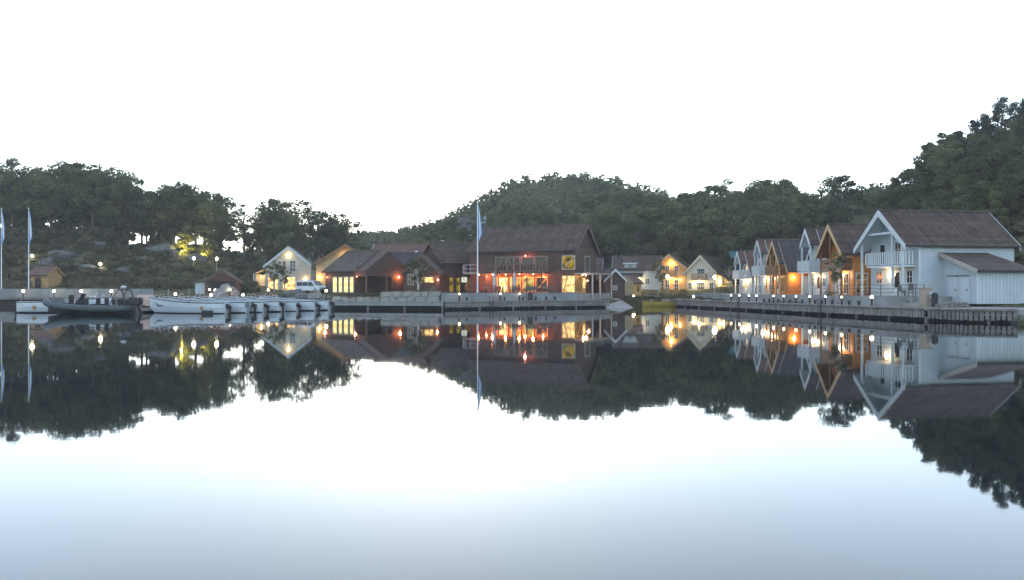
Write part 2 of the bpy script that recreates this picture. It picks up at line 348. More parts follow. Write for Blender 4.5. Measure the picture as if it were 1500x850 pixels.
def add_roof(r, h, ya, yb, eave, apex, os, roof, trim, barge=.30, x0=0, name='roof', back=True):
    sl = (apex - eave) / h; t = .16; lift = .012; xo = h + os; ze = eave - sl * os
    mb = MB()
    mb.prism([(x0-xo, ze+lift), (x0, apex+lift), (x0+xo, ze+lift), (x0+xo, ze+lift+t), (x0, apex+lift+t*1.25), (x0-xo, ze+lift+t)], ya, yb)
    # ridge cap
    mb.prism([(x0-.16, apex+t*1.05), (x0, apex+t*1.9), (x0+.16, apex+t*1.05)], ya-.02, yb+.02)
    ro = mb.build(name, M[roof], r)
    for yy, on in ((ya - .045, True), (yb + .005, back)):
        if on:
            for sgn in (-1, 1):
                bb = MB(); bb.prism([(x0, apex-barge*.8), (x0, apex+t*1.3+lift+.03), (x0+sgn*(xo+.02), ze+lift+t+.03), (x0+sgn*(xo+.02), ze-barge*.62)], yy, yy + .04)
                bb.build('bargeboard', M[trim], r)
    for sgn in (-1, 1):
        g = MB(); g.bar((x0+sgn*(xo+.07), ya+.1, ze+.08), (x0+sgn*(xo+.07), yb-.1, ze+.08), .12, .10); g.build('gutter', M['gutter'], ro)
    return ro
def balcony(r, x0, x1, y0, y1, z, rail=1.0, col='trim', solid=.0, floor='trim', pitch=.16):
    """floor from y0 (front) to y1 (wall) with a railing on three sides"""
    b = MB(); b.box(x0, x1, y0, y1, z - .16, z); b = b.build('balcony', M[floor], r)
    m = MB()
    for (ax, ay, bx, by) in ((x0, y0, x1, y0), (x0, y0, x0, y1), (x1, y0, x1, y1)):
        n = max(1, int(math.hypot(bx-ax, by-ay) / pitch))
        m.bar((ax, ay, z+rail), (bx, by, z+rail), .09, .06); m.bar((ax, ay, z+.10), (bx, by, z+.10), .05, .06)
        for i in range(n + 1):
            t = i / n; m.bar((ax+(bx-ax)*t, ay+(by-ay)*t, z+.10), (ax+(bx-ax)*t, ay+(by-ay)*t, z+rail-.02), pitch*(.55+solid), .025 if abs(by-ay) < .01 else pitch*(.55+solid))
    m.build('railing', M[col], b)
    return b
def post(r, x, y, z0, z1, col='trim', w=.17):
    m = MB(); m.box(x-w/2, x+w/2, y-w/2, y+w/2, z0, z1); return m.build('post', M[col], r)
def wall_lamp(r, pos, power, col=(1,.60,.26), out=(0,-.25), shade='globe', s=.07):
    m = MB(); m.ball(pos, s); o = m.build('wall_lamp', M[shade], r)
    if power: lamp_light((pos[0] + out[0], pos[1] + out[1], pos[2] - .05), power, col, .12, r)
    return o

# ------------------------------------------------------------------ right-hand row of cabins on the terrace
TZ = 1.68
def cabin(label, A, alpha, apex, eave, half, L, wall, trim, roof, over, wing=None, group='gabled cabins along the right-hand quay', porch=None):
    """A = point under the front bargeboard peak; the ridge runs away at angle alpha"""
    u = Vector((math.cos(R(alpha)), math.sin(R(alpha)))); p = Vector(A) + u * over
    hw = half - .36; sl = (apex - eave) / half; ap = apex - TZ
    r = thing('cabin', label, 'house', (p.x, p.y, TZ), alpha - 90, group)
    mb = MB(); ev = ap - sl * hw; mb.prism([(-hw,0),(hw,0),(hw,ev),(0,ap),(-hw,ev)], 0, L); mb.build('wall', M[wall], r)
    if wing is None:
        add_roof(r, hw, -over, L + .3, ev, ap, .36, roof, trim, .42)
        so_ = MB(); e2 = ap - sl * half
        so_.prism([(-half+.03, e2-.03), (0, ap-.03), (half-.03, e2-.03), (half-.03, e2-.005), (0, ap-.005), (-half+.03, e2-.005)], -over + .05, -.005); so_.build('soffit', M[trim if trim == 'trim' else 'brownwood'], r)
    else:
        add_roof(r, hw, -.25, L + .3, ev, ap, .36, roof, trim, .32)
        e2 = ap - sl * wing
        add_roof(r, wing - .25, -over, -.32, ap - sl * (wing - .25) - .03, ap - .03, .25, roof, trim, .40, name='porch_roof', back=False)
        so_ = MB(); so_.prism([(-wing+.03, e2-.06), (0, ap-.06), (wing-.03, e2-.06), (wing-.03, e2-.04), (0, ap-.04), (-wing+.03, e2-.04)], -over + .05, -.33); so_.build('soffit', M[trim if trim == 'trim' else 'brownwood'], r)
    return r, hw, ev, ap
# the large white cabin
r, hw, ev, ap = cabin('large white two storey cabin with balcony and lean-to annex, nearest house on the quay', (32.2, 75), 10, 9.0, 5.8, 3.78, 9.1, 'white', 'trim', 'tile', 1.5)
balcony(r, -2.1, 3.0, -1.3, 0, 2.66, 1.12, solid=.0, pitch=.30)
for x in (-2.95, 1.6, 3.0): post(r, x, -1.2, 0, ap - .847*abs(x) - .1)
m = MB(); m.box(-2.1, 2.1, -1.28, -1.14, 5.38, 5.56); m.build('tie_beam', M['trim'], r)
window(r, (-2.05, 0, 1.05), 'front', .95, 1.15); door(r, (.5, 0, .05), 'front', .95, 2.15, 'trim', 'glass')
window(r, (2.25, 0, 1.05), 'front', .9, 1.2); window(r, (.65, 0, 2.75), 'front', .95, 2.0, 2, 3); window(r, (2.3, 0, 4.0), 'front', .5, .42, 1, 1)
window(r, (-1.6, 0, 2.75), 'front', .9, 1.9, 1, 2)
wall_lamp(r, (-.45, -.14, 1.95), 16, (1,.66,.36), (0,-.3))
# lean-to annex
m = MB(); xa, xb, ya, yb = hw + .003, 7.6, 2.2, 7.0
za, zb = 3.5, 2.05
m.add([(xa,ya,-.6),(xb,ya,-.6),(xb,ya,zb),(xa,ya,za),(xa,yb,-.6),(xb,yb,-.6),(xb,yb,zb),(xa,yb,za)], [(0,1,2,3),(5,4,7,6),(1,5,6,2),(3,2,6,7),(0,4,5,1),(0,3,7,4)])
an = m.build('annex', M['whiteann'], r)
m = MB(); m.add([(xa,ya-.35,za+.02),(xb+.45,ya-.35,zb-.10),(xb+.45,yb+.3,zb-.10),(xa,yb-.5,za+.02),(xa,ya-.35,za+.2),(xb+.45,ya-.35,zb+.08),(xb+.45,yb+.3,zb+.08),(xa,yb-.5,za+.2)], [(0,3,2,1),(4,5,6,7),(0,1,5,4),(1,2,6,5),(2,3,7,6),(3,0,4,7)])
m.build('annex_roof', M['tile'], an)
m = MB(); m.bar((xa, ya-.37, za+.07), (xb+.45, ya-.37, zb-.05), .05, .34); m.build('annex_bargeboard', M['greytrim'], an)
m = MB(); m.box(xb+.46, xb+.60, ya-.3, yb+.3, zb-.08, zb+.06); m.build('gutter', M['gutter'], an)
for x in (4.75, 6.1):
    o = door(r, (x, ya, -.5), 'front', .95, 2.05, 'trim'); o.parent = an; q = MB(); q.box(-.62,.62,-.13,.0,2.16,2.22); q.box(-.5,-.465,-.04,-.034,0,2.05); q.box(.465,.5,-.04,-.034,0,2.05); q.build('cap_and_gap_shade', M['gutter'], o)  # drip cap, plus dark strips painting the shadow outline down both door edges
m = MB(); m.box(xb-.14, xb+.02, ya-.02, ya+.10, -.55, zb-.08); m.build('corner_board', M['trim'], an)
m = MB(); m.box(hw-.02, hw+.03, -.02, .16, 0, ev-.2); m.build('corner_board', M['trim'], r)
# ochre cabin with brown porch
r, hw, ev, ap = cabin('orange stained cabin with brown porch and balcony, beside the large white cabin', (32.2, 87), -1, 8.7, 5.6, 3.75, 9.5, 'orange', 'pine', 'tile', 1.3)
balcony(r, -2.6, 2.9, -1.1, 0, 2.6, 1.05, 'brownwood', .25, 'brownwood')
for x in (-2.9, -.2, 2.9): post(r, x, -1.0, 0, ap - .83*abs(x) - .1, 'brownwood', .15)
window(r, (-1.9, 0, .3), 'front', .9, 1.9, 2, 3, 'trim', 'litdim'); door(r, (-.4, 0, .05), 'front', 1.0, 2.1, 'trim'); window(r, (1.6, 0, .1), 'front', 1.4, 2.1, 2, 2, 'trim', 'litdim'); window(r, (1.2, 0, 2.7), 'front', 1.2, 1.9, 2, 2)
window(r, (hw, .8, .2), 'right', 1.2, 2.0, 2, 3, 'trim', 'litdim')
m = MB(); m.tube([(hw+.09, 1.9, 0), (hw+.09, 1.9, ev-.3)], .05); m.build('downpipe', M['gutter'], r)
wall_lamp(r, (-.9+2.0, -.14, 2.0), 45, (1,.6,.3), (0,-.3))
# white cabin with narrow porch gable
r, hw, ev, ap = cabin('white cabin with narrow porch gable, between the orange and the slate roofed brown cabin', (33.3, 97), 0, 9.0, 5.1, 3.6, 9, 'white', 'trim', 'tile', 1.5, 1.66)
balcony(r, -1.9, 1.9, -1.7, -.02, 2.6, 1.2, solid=.02); [post(r, x, -1.35, 0, ap - 1.9) for x in (-1.4, 1.4)]
window(r, (-.6, 0, 2.65), 'front', .9, 2.0); window(r, (.7, 0, 2.65), 'front', .9, 2.0); door(r, (.2, 0, .05), 'front', 1.0, 2.1, 'trim', 'litdim'); window(r, (-1.6, 0, .9), 'front', .9, 1.2); window(r, (1.9, 0, .9), 'front', .9, 1.2)
wall_lamp(r, (-.6, -.14, 2.0), 16, (1,.66,.36), (0,-.3)); wall_lamp(r, (1.15, -.14, 2.0), 12, (1,.66,.36), (0,-.3))
# slate-roofed brown cabin
r, hw, ev, ap = cabin('brown timber cabin with dark slate roof and glowing orange side wall', (32.6, 107), 0, 8.2, 4.3, 3.7, 9.4, 'orange', 'pine', 'tiledark', 1.0, 2.7)
balcony(r, -2.3, 2.3, -1.1, -.02, 2.5, 1.0, 'brownwood', .2, 'brownwood'); [post(r, x, -.85, 0, ap - 1.09*abs(x) - .15, 'pine' if abs(x) > 1 else 'brownwood', .16) for x in (-2.4, -1.2, 0, 1.2, 2.4)]
door(r, (-.6, 0, .05), 'front', 1.0, 2.1, 'trim', 'litdim'); window(r, (1.1, 0, .3), 'front', 1.3, 1.8, 2, 2, 'pine', 'litdim'); window(r, (0, 0, 2.6), 'front', 1.6, 1.9, 2, 2, 'pine')
door(r, (hw, 2.3, .05), 'right', 1.0, 2.05, 'trim'); wall_lamp(r, (hw+.12, .55, 2.05), 26, (1,.55,.18), (.35, 0)); wall_lamp(r, (-1.5, -.14, 2.0), 45, (1,.6,.25), (0,-.3))
# two far white cabins
r, hw, ev, ap = cabin('white cabin with tall porch posts, behind the slate roofed brown cabin', (33.6, 117), 0, 8.9, 5.0, 3.6, 9, 'white', 'trim', 'tilered', 1.3, 1.7)
balcony(r, -1.9, 1.9, -1.5, -.02, 2.6, 1.2, solid=.02); [post(r, x, -1.2, 0, ap - 1.9) for x in (-1.4, 0, 1.4)]
window(r, (-.5, 0, 2.65), 'front', .9, 2.0); window(r, (.8, 0, 2.65), 'front', .8, 2.0); door(r, (.3, 0, .05), 'front', 1.0, 2.1, 'trim', 'litdim'); window(r, (2.0, 0, .9), 'front', .9, 1.3)
wall_lamp(r, (-.5, -.14, 2.0), 20, (1,.66,.36), (0,-.3)); wall_lamp(r, (1.4, -.14, 2.0), 14, (1,.66,.36), (0,-.3))
r, hw, ev, ap = cabin('small white cabin with balcony at the inner end of the terrace, farthest of the row', (33.5, 127), 0, 7.8, 4.1, 3.5, 9, 'white', 'trim', 'tilered', 1.3, 1.6)
balcony(r, -1.8, 1.8, -1.5, -.02, 2.3, 1.1, solid=.02); [post(r, x, -1.2, 0, ap - 1.8) for x in (-1.35, 1.35)]
window(r, (-.5, 0, 2.35), 'front', .9, 1.9); window(r, (.7, 0, 2.35), 'front', .8, 1.9, 1, 2, 'trim', 'lit'); door(r, (.2, 0, .05), 'front', 1.0, 2.0, 'trim', 'lit'); window(r, (-1.4, 0, .9), 'front', .8, 1.2)
wall_lamp(r, (-.6, -.14, 2.0), 22, (1,.66,.36), (0,-.3)); wall_lamp(r, (1.3, -.14, 2.0), 18, (1,.66,.36), (0,-.3))

# ------------------------------------------------------------------ houses round the inner harbour
# cream house with side porch
r = gable_house('gable_house', 'cream gabled house with balcony and brightly lit side porch', 'house', (33.2, 150, 1.4), -30, 5.2, 9, 4.0, 6.75, 'cream', 'tile', 'cream', .5, .3)
balcony(r, -1.35, 1.1, -1.1, 0, 2.65, 1.0, 'tan', .1, 'tan')
window(r, (0, 0, 2.7), 'front', 1.5, 1.9, 4, 3); window(r, (0, 0, .1), 'front', 1.5, 2.1, 4, 3, 'trim', 'glass'); window(r, (-1.95, 0, .9), 'front', .75, 1.2); window(r, (1.9, 0, .9), 'front', .75, 1.2); window(r, (1.7, 0, 3.0), 'front', .35, .5, 1, 1)
m = MB(); m.add([(2.62,.2,3.72),(5.6,.2,2.15),(5.6,8.8,2.15),(2.62,8.8,3.72),(2.62,.2,3.9),(5.6,.2,2.33),(5.6,8.8,2.33),(2.62,8.8,3.9)], [(0,3,2,1),(4,5,6,7),(0,1,5,4),(1,2,6,5),(2,3,7,6),(3,0,4,7)]); m.build('porch_roof', M['tile'], r)
for y in (.4, 4.4): post(r, 5.3, y, 0, 2.2, 'cream')
m = MB(); m.prism([(2.62,0),(5.2,0),(5.2,2.25),(2.62,3.65)], 5.5, 8.6); m.build('porch_wall', M['cream'], r)
wall_lamp(r, (2.75, 2.6, 2.3), 75, (1,.68,.30), (.5, 0), s=.16); wall_lamp(r, (0, -.9, 2.42), 70, (1,.72,.38), (0,0)); wall_lamp(r, (-1.2, -.14, 2.1), 12, (1,.68,.32), (0,-.3))
# ochre house
r = gable_house('gable_house', 'ochre upright-boarded gabled house glowing under its gable, beside the cream house', 'house', (28.2, 153, 1.85), -20, 6.0, 8, 4.25, 6.55, 'ochre', 'tile', 'pine', .7, .3)
balcony(r, -.5, 1.5, -.9, 0, 2.75, 1.0, 'ochre', .1, 'pine')
for x in (-.35, 1.25):
    window(r, (x, 0, 2.8), 'front', .8, 1.95, 2, 3); window(r, (x, 0, .1), 'front', .8, 2.15, 2, 3)
window(r, (-1.2, 0, .3), 'front', .55, 1.9, 1, 3); window(r, (-2.3, 0, .3), 'front', .6, 1.9, 1, 3); window(r, (2.3, 0, 3.0), 'front', .35, .5, 1, 1)
wall_lamp(r, (.45, -.2, 5.2), 45, (1,.55,.16), (0,-.2)); wall_lamp(r, (.5, -.6, 2.5), 60, (1,.58,.20), (0,-.1)); wall_lamp(r, (2.0, -.14, 2.2), 10, (1,.6,.22), (0,-.3))
# white house with dormer
r = gable_house('gable_house', 'white long house with dormer and lit porch, behind the small beige shed', 'house', (26.9, 155, 1.9), 80, 6, 8.2, 4.05, 6.3, 'white', 'tile', 'trim', .3, .4)
m = MB(); m.prism([(-2.9,3.6),(-.4,6.05),(-2.9,5.05)], 4.2, 6.3); m.build('dormer', M['white'], r)
m = MB(); m.add([(-3.3,3.95,4.98),(-.1,3.95,6.22),(-.1,6.55,6.22),(-3.3,6.55,4.98),(-3.3,3.95,5.12),(-.1,3.95,6.36),(-.1,6.55,6.36),(-3.3,6.55,5.12)], [(0,3,2,1),(4,5,6,7),(0,1,5,4),(1,2,6,5),(2,3,7,6),(3,0,4,7)]); m.build('dormer_roof', M['tile'], r)
m = MB(); m.box(-3.36, -3.31, 3.93, 6.57, 4.94, 5.16); m.build('fascia', M['trim'], r)
window(r, (-2.9, 5.3, 4.05), 'left', .75, .7); window(r, (-3, 2.2, 1.3), 'left', .85, 1.1)
m = MB(); m.add([(-3,3,3.2),(-4.9,3,2.55),(-4.9,7.4,2.55),(-3,7.4,3.2),(-3,3,3.36),(-4.9,3,2.71),(-4.9,7.4,2.71),(-3,7.4,3.36)], [(0,1,2,3),(4,7,6,5),(0,4,5,1),(1,5,6,2),(2,6,7,3),(3,7,4,0)]); m.build('porch_roof', M['tile'], r)
m = MB(); m.box(-4.7, -3.003, 5.2, 7.2, 0, 2.6); m.build('porch_wall', M['whitev'], r); post(r, -4.7, 3.2, 0, 2.55)
wall_lamp(r, (-3.15, 3.9, 2.1), 50, (1,.62,.25), (-.4, 0), s=.12)
r = gable_house('gable_house', 'white-trimmed house half hidden behind the large red restaurant and red shed', 'house', (17.0, 162, 1.8), 80, 6.5, 9, 3.7, 6.3, 'white', 'tile', 'trim', .3, .4)
# sheds
r = gable_house('shed', 'dark red gabled shed with one small white window beside the slipway', 'shed', (14.2, 118, .9), 25, 3.3, 5, 2.6, 4.0, 'redv', 'tile', 'trim', .2, .2, barge=.14)
window(r, (.05, 0, 1.3), 'front', .62, .62)
r = gable_house('shed', 'small beige shed with ochre side and red tiled roof, right of the red shed', 'shed', (17.2, 128.5, 1.2), -45, 2.5, 2.1, 2.0, 3.0, 'tan', 'tilered', 'tan', .12, .15, barge=.12)
m = MB(); m.box(1.253, 1.30, .05, 2.05, 0, 1.95); m.build('side_wall', M['ochre'], r); window(r, (1.30, 1.2, .7), 'right', .6, .9, 1, 2, 'ochre')

# ------------------------------------------------------------------ the red restaurant
r = thing('restaurant', 'large dark red two storey restaurant with balcony over its glowing terrace front', 'restaurant', (9.94, 115.4, 1.76), 65)
hw, L0, ev, ap = 4.25, 15.4, 5.78, 9.14
m = MB(); m.prism([(-hw,0),(hw,0),(hw,ev),(0,ap),(-hw,ev)], 0, L0); m.build('wall', M['red'], r)
add_roof(r, hw, -.42, L0 + .4, ev, ap, .35, 'tile', 'redtrim', .36)
def X(px): k = (px - 750) / F; return (8.14 - 111.55*k) / (.906 + .423*k)
b = balcony(r, -6.45, -hw, 3.5, 13.4, 2.75, 1.08, 'redtrim', -.25, 'redtrim', .45)
for px in (712, 731, 752, 772, 793): post(r, -6.3, X(px) - .9, 0, 2.6, 'redtrim', .15)
for px0, px1, br in ((725, 742, [(.1,.1,.75,.95)]), (742, 763, [(.05,.95,.5,.1),(.5,.1,.52,.95)]), (763, 783, None), (783, 803, [(.25,.05,.95,.95)])):
    a, c = X(px1), X(px0); window(r, (-hw, (a+c)/2, 2.95), 'left', c-a-.1, 2.0, 1, 1, 'oldwood', 'glass', .12, br)
for px0, px1, pane, br in ((727, 745, 'litbright', [(.75,.9,1,.1)]), (746, 756, 'lit', [(.0,.95,.9,.1)]), (756, 764, 'litgreen', None), (765, 783, 'litgreen', None), (784, 803, 'glass', [(.05,.05,.95,.95)])):
    a, c = X(px1), X(px0); window(r, (-hw, (a+c)/2, .1), 'left', c-a-.12, 2.1, 1, 1, 'pine', pane, .12, br)
a, c = X(844)+.12, X(823)
window(r, (-hw, (a+c)/2, 3.1), 'left', c-a, 1.9, 1, 1, 'greytrim', 'lityellow', .12, [(.1,.02,.95,.95)])
window(r, (-hw, (a+c)/2, .1), 'left', c-a, 2.25, 3, 1, 'pine', 'lit', .1, [(.1,.02,.45,.95)])
window(r, (.64, 0, 2.75), 'front', 1.9, 2.3, 3, 1, 'greytrim', 'glass', .1)
window(r, (-2.6, 0, .1), 'front', 1.9, 2.2, 2, 1, 'pine', 'litdim', .12, [(.1,.95,.9,.05)]); door(r, (-.7, 0, .02), 'front', 1.1, 2.15, 'pine', 'lit')
m = MB(); m.box(-4.2, 3.9, -2.6, -.003, 2.52, 2.66); m.build('entrance_canopy', M['greytrim'], r)
for x in (-4.05, -1.0, 3.7): post(r, x, -2.45, -.8, 2.52, 'greytrim', .18)
for i, px in enumerate((708, 728, 747, 767, 787)):
    wall_lamp(r, (-5.6, X(px), 2.5), 75 if i else 50, (1,.24,.06), (-.1, 0), s=.05)
for px in (714, 771, 797): wall_lamp(r, (-hw-.12, X(px), 2.3), 24, (1,.25,.08), (-.3, 0), 'globered', .06)
wall_lamp(r, (-hw-.5, X(772), 5.02), 26, (1,.20,.16), (-.2, 0), 'globered', .09)
wall_lamp(r, (-3.6, -.9, 2.4), 26, (1,.55,.22), (0,-.1)); wall_lamp(r, (-2.4, -.9, 2.4), 10, (1,.55,.22), (0,-.1)); wall_lamp(r, (.4, -.15, 1.7), 8, (1,.45,.22), (0,-.2))
# curved stair landing with pale rail at its far end
m = MB(); pts = [(-4.35 - 1.9*math.sin(t), 15.3 - 1.9 + 1.9*math.cos(t) + .9, 0) for t in [i*math.pi/16 for i in range(0, 12)]]
for dz in (2.8, 3.3, 3.85): m.tube([(x, y, dz) for x, y, _ in pts], .045, 5)
for x, y, _ in pts[::2]: m.tube([(x, y, .0 if _ else 2.7), (x, y, 3.85)], .04, 5)
m.build('stair_railing', M['galv'], r)
m = MB(); m.slab([(x, y) for x, y, _ in pts] + [(-4.28, 15.2)], 2.62, 2.74); m.build('stair_landing', M['greytrim'], r)
# link and lower red houses
r = gable_house('red_house', 'red-brown house with open corner porch and lit glazed doors beside the van', 'house', (-17.5, 121, 1.75), 48, 8, 9.4, 3.2, 6.0, 'red', 'tile', 'redtrim', .4, .35, y0=2.6)
m = MB(); m.prism([(-4,2.35),(4,2.35),(4,3.2),(0,6.0),(-4,3.2)], 0, 2.595); m.build('gable_wall', M['red'], r)
m = MB(); m.box(.6, 4, 0, 2.595, 0, 2.345); m.build('corner_wall', M['red'], r)
for x in (-3.85, -.3): post(r, x, .12, 0, 2.35, 'redtrim', .2)
for i in range(4):
    y = 3.2 + i * 1.3; window(r, (-4, y, .05), 'left', 1.1 if i % 2 else .95, 2.3, 1, 1, 'greytrim', 'litbright' if i in (0, 2) else 'litbright', .12)
wall_lamp(r, (-4.14, 1.9, 2.3), 10, (1,.42,.20), (-.3, 0), 'globered'); wall_lamp(r, (-4.14, 8.9, 2.3), 12, (1,.45,.24), (-.3, 0), 'globered'); wall_lamp(r, (1.8, -.14, 2.3), 44, (1,.30,.08), (0,-.3))
r = gable_house('red_house', 'low red-brown link house with slate roof, between the porch house and the tall gable', 'house', (-12.1, 126.5, 1.75), 90, 5, 9, 3.6, 5.75, 'red', 'tiledark', 'redtrim', .1, .3)
r = gable_house('red_house', 'tall narrow red-brown gable house left of the restaurant', 'house', (-11.6, 122.5, 1.75), -50, 5.6, 7.6, 4.45, 7.25, 'redv', 'tile', 'redtrim', .4, .35)
m = MB(); m.box(-1.1, 1.1, -.05, .02, 4.6, 5.5); m.build('shutter', M['gutter'], r)
for y in (1.5, 2.75): window(r, (2.8, y, .05), 'right', .8, 2.2, 1, 1, 'redtrim', 'lityellow')
window(r, (2.8, 4.6, .05), 'right', 1.5, 2.1, 2, 1, 'redtrim', 'litdim')
r = gable_house('red_house', 'low red-brown gabled house front with one wide lit window and hedge before it', 'house', (-12.4, 117, 1.7), -8, 5.0, 4.2, 2.9, 5.2, 'red', 'tile', 'redtrim', .35, .3)
window(r, (.75, 0, 1.45), 'front', 2.0, .9, 3, 1, 'redtrim', 'lit'); window(r, (-1.5, 0, 1.2), 'front', .9, 1.5, 2, 2, 'greytrim', 'glass')
wall_lamp(r, (2.3, -.14, 1.9), 14, (1,.34,.10), (0,-.3))
r = gable_house('gable_house', 'long low house with a red tiled roof behind the red-brown houses', 'house', (-5.0, 141, 1.9), 90, 8, 17.5, 5.2, 7.7, 'white', 'tilered', 'trim', .3, .3)
for y in (8.6, 11.0):
    m = MB(); m.bar((-3.3, y, 5.75), (-2.0, y - .5, 6.65), .55, .10); m.build('skylight', M['galv'], r)
m = MB(); m.box(-.3, .3, 6.2, 6.8, 7.4, 8.5); m.build('chimney', M['galv'], r)
r = gable_house('gable_house', 'ochre house with glowing gable peeping over the red-brown porch house', 'house', (-28.5, 146, 1.8), 13, 9.8, 7.0, 5.0, 8.0, 'tan', 'tile', 'brownwood', 1.1, .7)
wall_lamp(r, (0, -.25, 6.2), 26, (1,.55,.16), (0,-.2)); wall_lamp(r, (-4.3, -.14, 2.6), 26, (1,.55,.14), (0, -.4))
window(r, (0, 0, 3.0), 'front', 1.4, 1.6)
# white house on the left with bright front
r = gable_house('gable_house', 'pale white gabled house with bright ground floor windows behind the white van', 'house', (-40.6, 155, 1.9), 8, 8.0, 8.5, 4.75, 8.0, 'cream', 'rooflight', 'trim', .6, .4)
window(r, (-2.7, 0, .25), 'front', 1.9, 2.45, 2, 1, 'trim', 'lit', .1); window(r, (.1, 0, .15), 'front', 2.4, 2.6, 3, 1, 'trim', 'lit', .1)
window(r, (.75, 0, 3.7), 'front', 1.1, 2.0, 2, 3, 'trim', 'glass'); window(r, (-.75, 0, 3.9), 'front', .7, 1.7, 1, 2, 'trim', 'litdim'); window(r, (2.2, 0, 4.4), 'front', .35, .5, 1, 1)
m = MB()
for z in (3.75, 4.2, 4.65): m.bar((-1.3, -.25, z), (1.6, -.25, z), .05)
for x in (-1.3, .15, 1.6): m.bar((x, -.25, 3.4), (x, -.25, 4.65), .05)
m.build('balcony_railing', M['galv'], r)
m = MB(); m.add([(-4.003,.3,4.2),(-6.4,.3,3.1),(-6.4,6,3.1),(-4.003,6,4.2),(-4.003,.3,4.36),(-6.4,.3,3.26),(-6.4,6,3.26),(-4.003,6,4.36)], [(0,1,2,3),(4,7,6,5),(0,4,5,1),(1,5,6,2),(2,6,7,3),(3,7,4,0)]); m.build('porch_roof', M['rooflight'], r)
for y in (.5, 3.2): post(r, -6.2, y, 0, 3.1)
m = MB(); m.box(-6.1, -4.003, 3.4, 3.6, 0, 3.2); m.build('porch_wall', M['cream'], r)
m = MB(); m.tube([(-4.1, -.1, 0), (-4.1, -.1, 4.3)], .06); m.build('downpipe', M['gutter'], r)
wall_lamp(r, (0, -.3, 6.7), 22, (1,.66,.30), (0,-.05)); wall_lamp(r, (-5.1, 2.6, 2.8), 30, (1,.60,.22), (0,-.5)); wall_lamp(r, (3.0, -.14, 2.3), 10, (1,.6,.26), (0,-.3))
# boathouse
r = gable_house('boathouse', 'dark brown open-fronted boathouse with pale lean-to behind the moored boats', 'boathouse', (-45.2, 133, 1.3), 14, 5.0, 6, 2.3, 3.9, 'redshed', 'tilered', 'redtrim', .4, .35)
m = MB(); m.box(-1.9, 1.9, -.03, .02, .05, 2.3); m.build('open_front_shade', M['timber'], r)  # flat dark panel on the closed wall, painted shade of an open front
m = MB(); m.prism([(-2.503,0),(-4.0,0),(-4.0,1.9),(-2.503,2.2)], .5, 6); m.build('lean_to_wall', M['whitev'], r)
m = MB(); m.prism([(-2.2,2.62),(-4.3,1.95),(-4.3,2.07),(-2.2,2.76)], .2, 6.3); m.build('lean_to_roof', M['rooflight'], r)
# yellow shed on the left quay
r = gable_house('shed', 'small yellow wooden shed with brown roof and dark doorway, behind the two flagpoles', 'shed', (-80.3, 150, 2.3), 75, 3.2, 3.7, 2.6, 3.85, 'shedwood', 'tilered', 'shedwood', .25, .35, barge=.14)
m = MB(); m.box(-.55, .55, -.05, .02, 0, 2.05); o = m.build('doorway', M['timber'], r); place(o, r, (-1.8, 2.0, .02), 'left')
# hill houses
r = gable_house('hill_house', 'dark-roofed house high among the trees behind the white house', 'house', (-43.5, 184, 6.4), 70, 8, 9, 3.6, 6.4, 'greytrim', 'tiledark', 'greytrim', .3, .4)
r = gable_house('hill_house', 'white house with blue-grey roof on the wooded hillside above the restaurant', 'house', (-7.0, 215, 14.6), 60, 6, 6.5, 3.3, 6.0, 'white', 'tiledark', 'trim', .3, .3)
r = gable_house('hut', 'hut with low teal sheet roof against the wood behind the white cabins', 'hut', (43.8, 152, 1.9), 82, 5, 4.6, 6.0, 7.0, 'timber', 'tarp', 'tarp', .3, .5)

# ------------------------------------------------------------------ quays, terraces, walls
def offset(pts, d):
    out = []
    for i, p in enumerate(pts):
        a, b = Vector(pts[max(i-1, 0)]), Vector(pts[min(i+1, len(pts)-1)]); t = (b - a).normalized(); out.append((p[0] - t.y*d, p[1] + t.x*d))
    return out
def quay(label, pts, z, depth, zs, skirt='plank', planks=True, deckm='deck', pitch=.33, piles=4.5, capm='plank'):
    r = thing('timber_quay', label, 'quay', (0, 0, 0))
    inn = offset(pts, depth); m = MB()
    for i in range(len(pts)-1): m.slab([pts[i], pts[i+1], inn[i+1], inn[i]], z-.14, z)
    m.build('deck', M[deckm], r)
    bk = offset(pts, .75); m = MB()
    for i in range(len(pts)-1): m.face([(*bk[i], -2.5), (*bk[i+1], -2.5), (*bk[i+1], z-.15), (*bk[i], z-.15)])
    m.build('back_wall', M['timber'], r)
    m = MB(); cp = MB(); fr = offset(pts, -.07); carry = 0; rnd = random.Random(5); pl = []
    dist = 0
    for i in range(len(pts)-1):
        a, b = Vector(fr[i]), Vector(fr[i+1]); n = (b - a).length; t = (b - a).normalized(); nn = Vector((-t.y, t.x))
        cp.bar((*(a - nn*.06), z+.03), (*(b - nn*.06), z+.03), .22, .12)
        if planks:
            k = max(1, round(n / pitch))
            for j in range(k):
                c = a + t * (n * (j + .5) / k) + nn * rnd.uniform(-.012, .012); w = n / k * .36; lo = zs + rnd.uniform(-.04, .03)
                q = [c - t*w - nn*.025, c + t*w - nn*.025, c + t*w + nn*.025, c - t*w + nn*.025]
                m.slab([(v.x, v.y) for v in q], lo, z - .035)
            m.bar((*(a + nn*.06), z-.3), (*(b + nn*.06), z-.3), .06, .12)
        else: m.bar((*(a - nn*.02), (z+zs)/2-.03), (*(b - nn*.02), (z+zs)/2-.03), .16, z - zs - .07)
        s = piles - dist % piles
        while s < n: pl.append(a + t*s + nn*.25); s += piles
        dist += n
    m.build('skirt', M[skirt], r); cp.build('cap_beam', M[capm], r)
    for c in pl:
        q = MB(); q.tube([(c.x, c.y, -2), (c.x, c.y, zs + .1)], .13, 8); q.build('pile', M['plankdark'], r)
    return r
QZ = .87
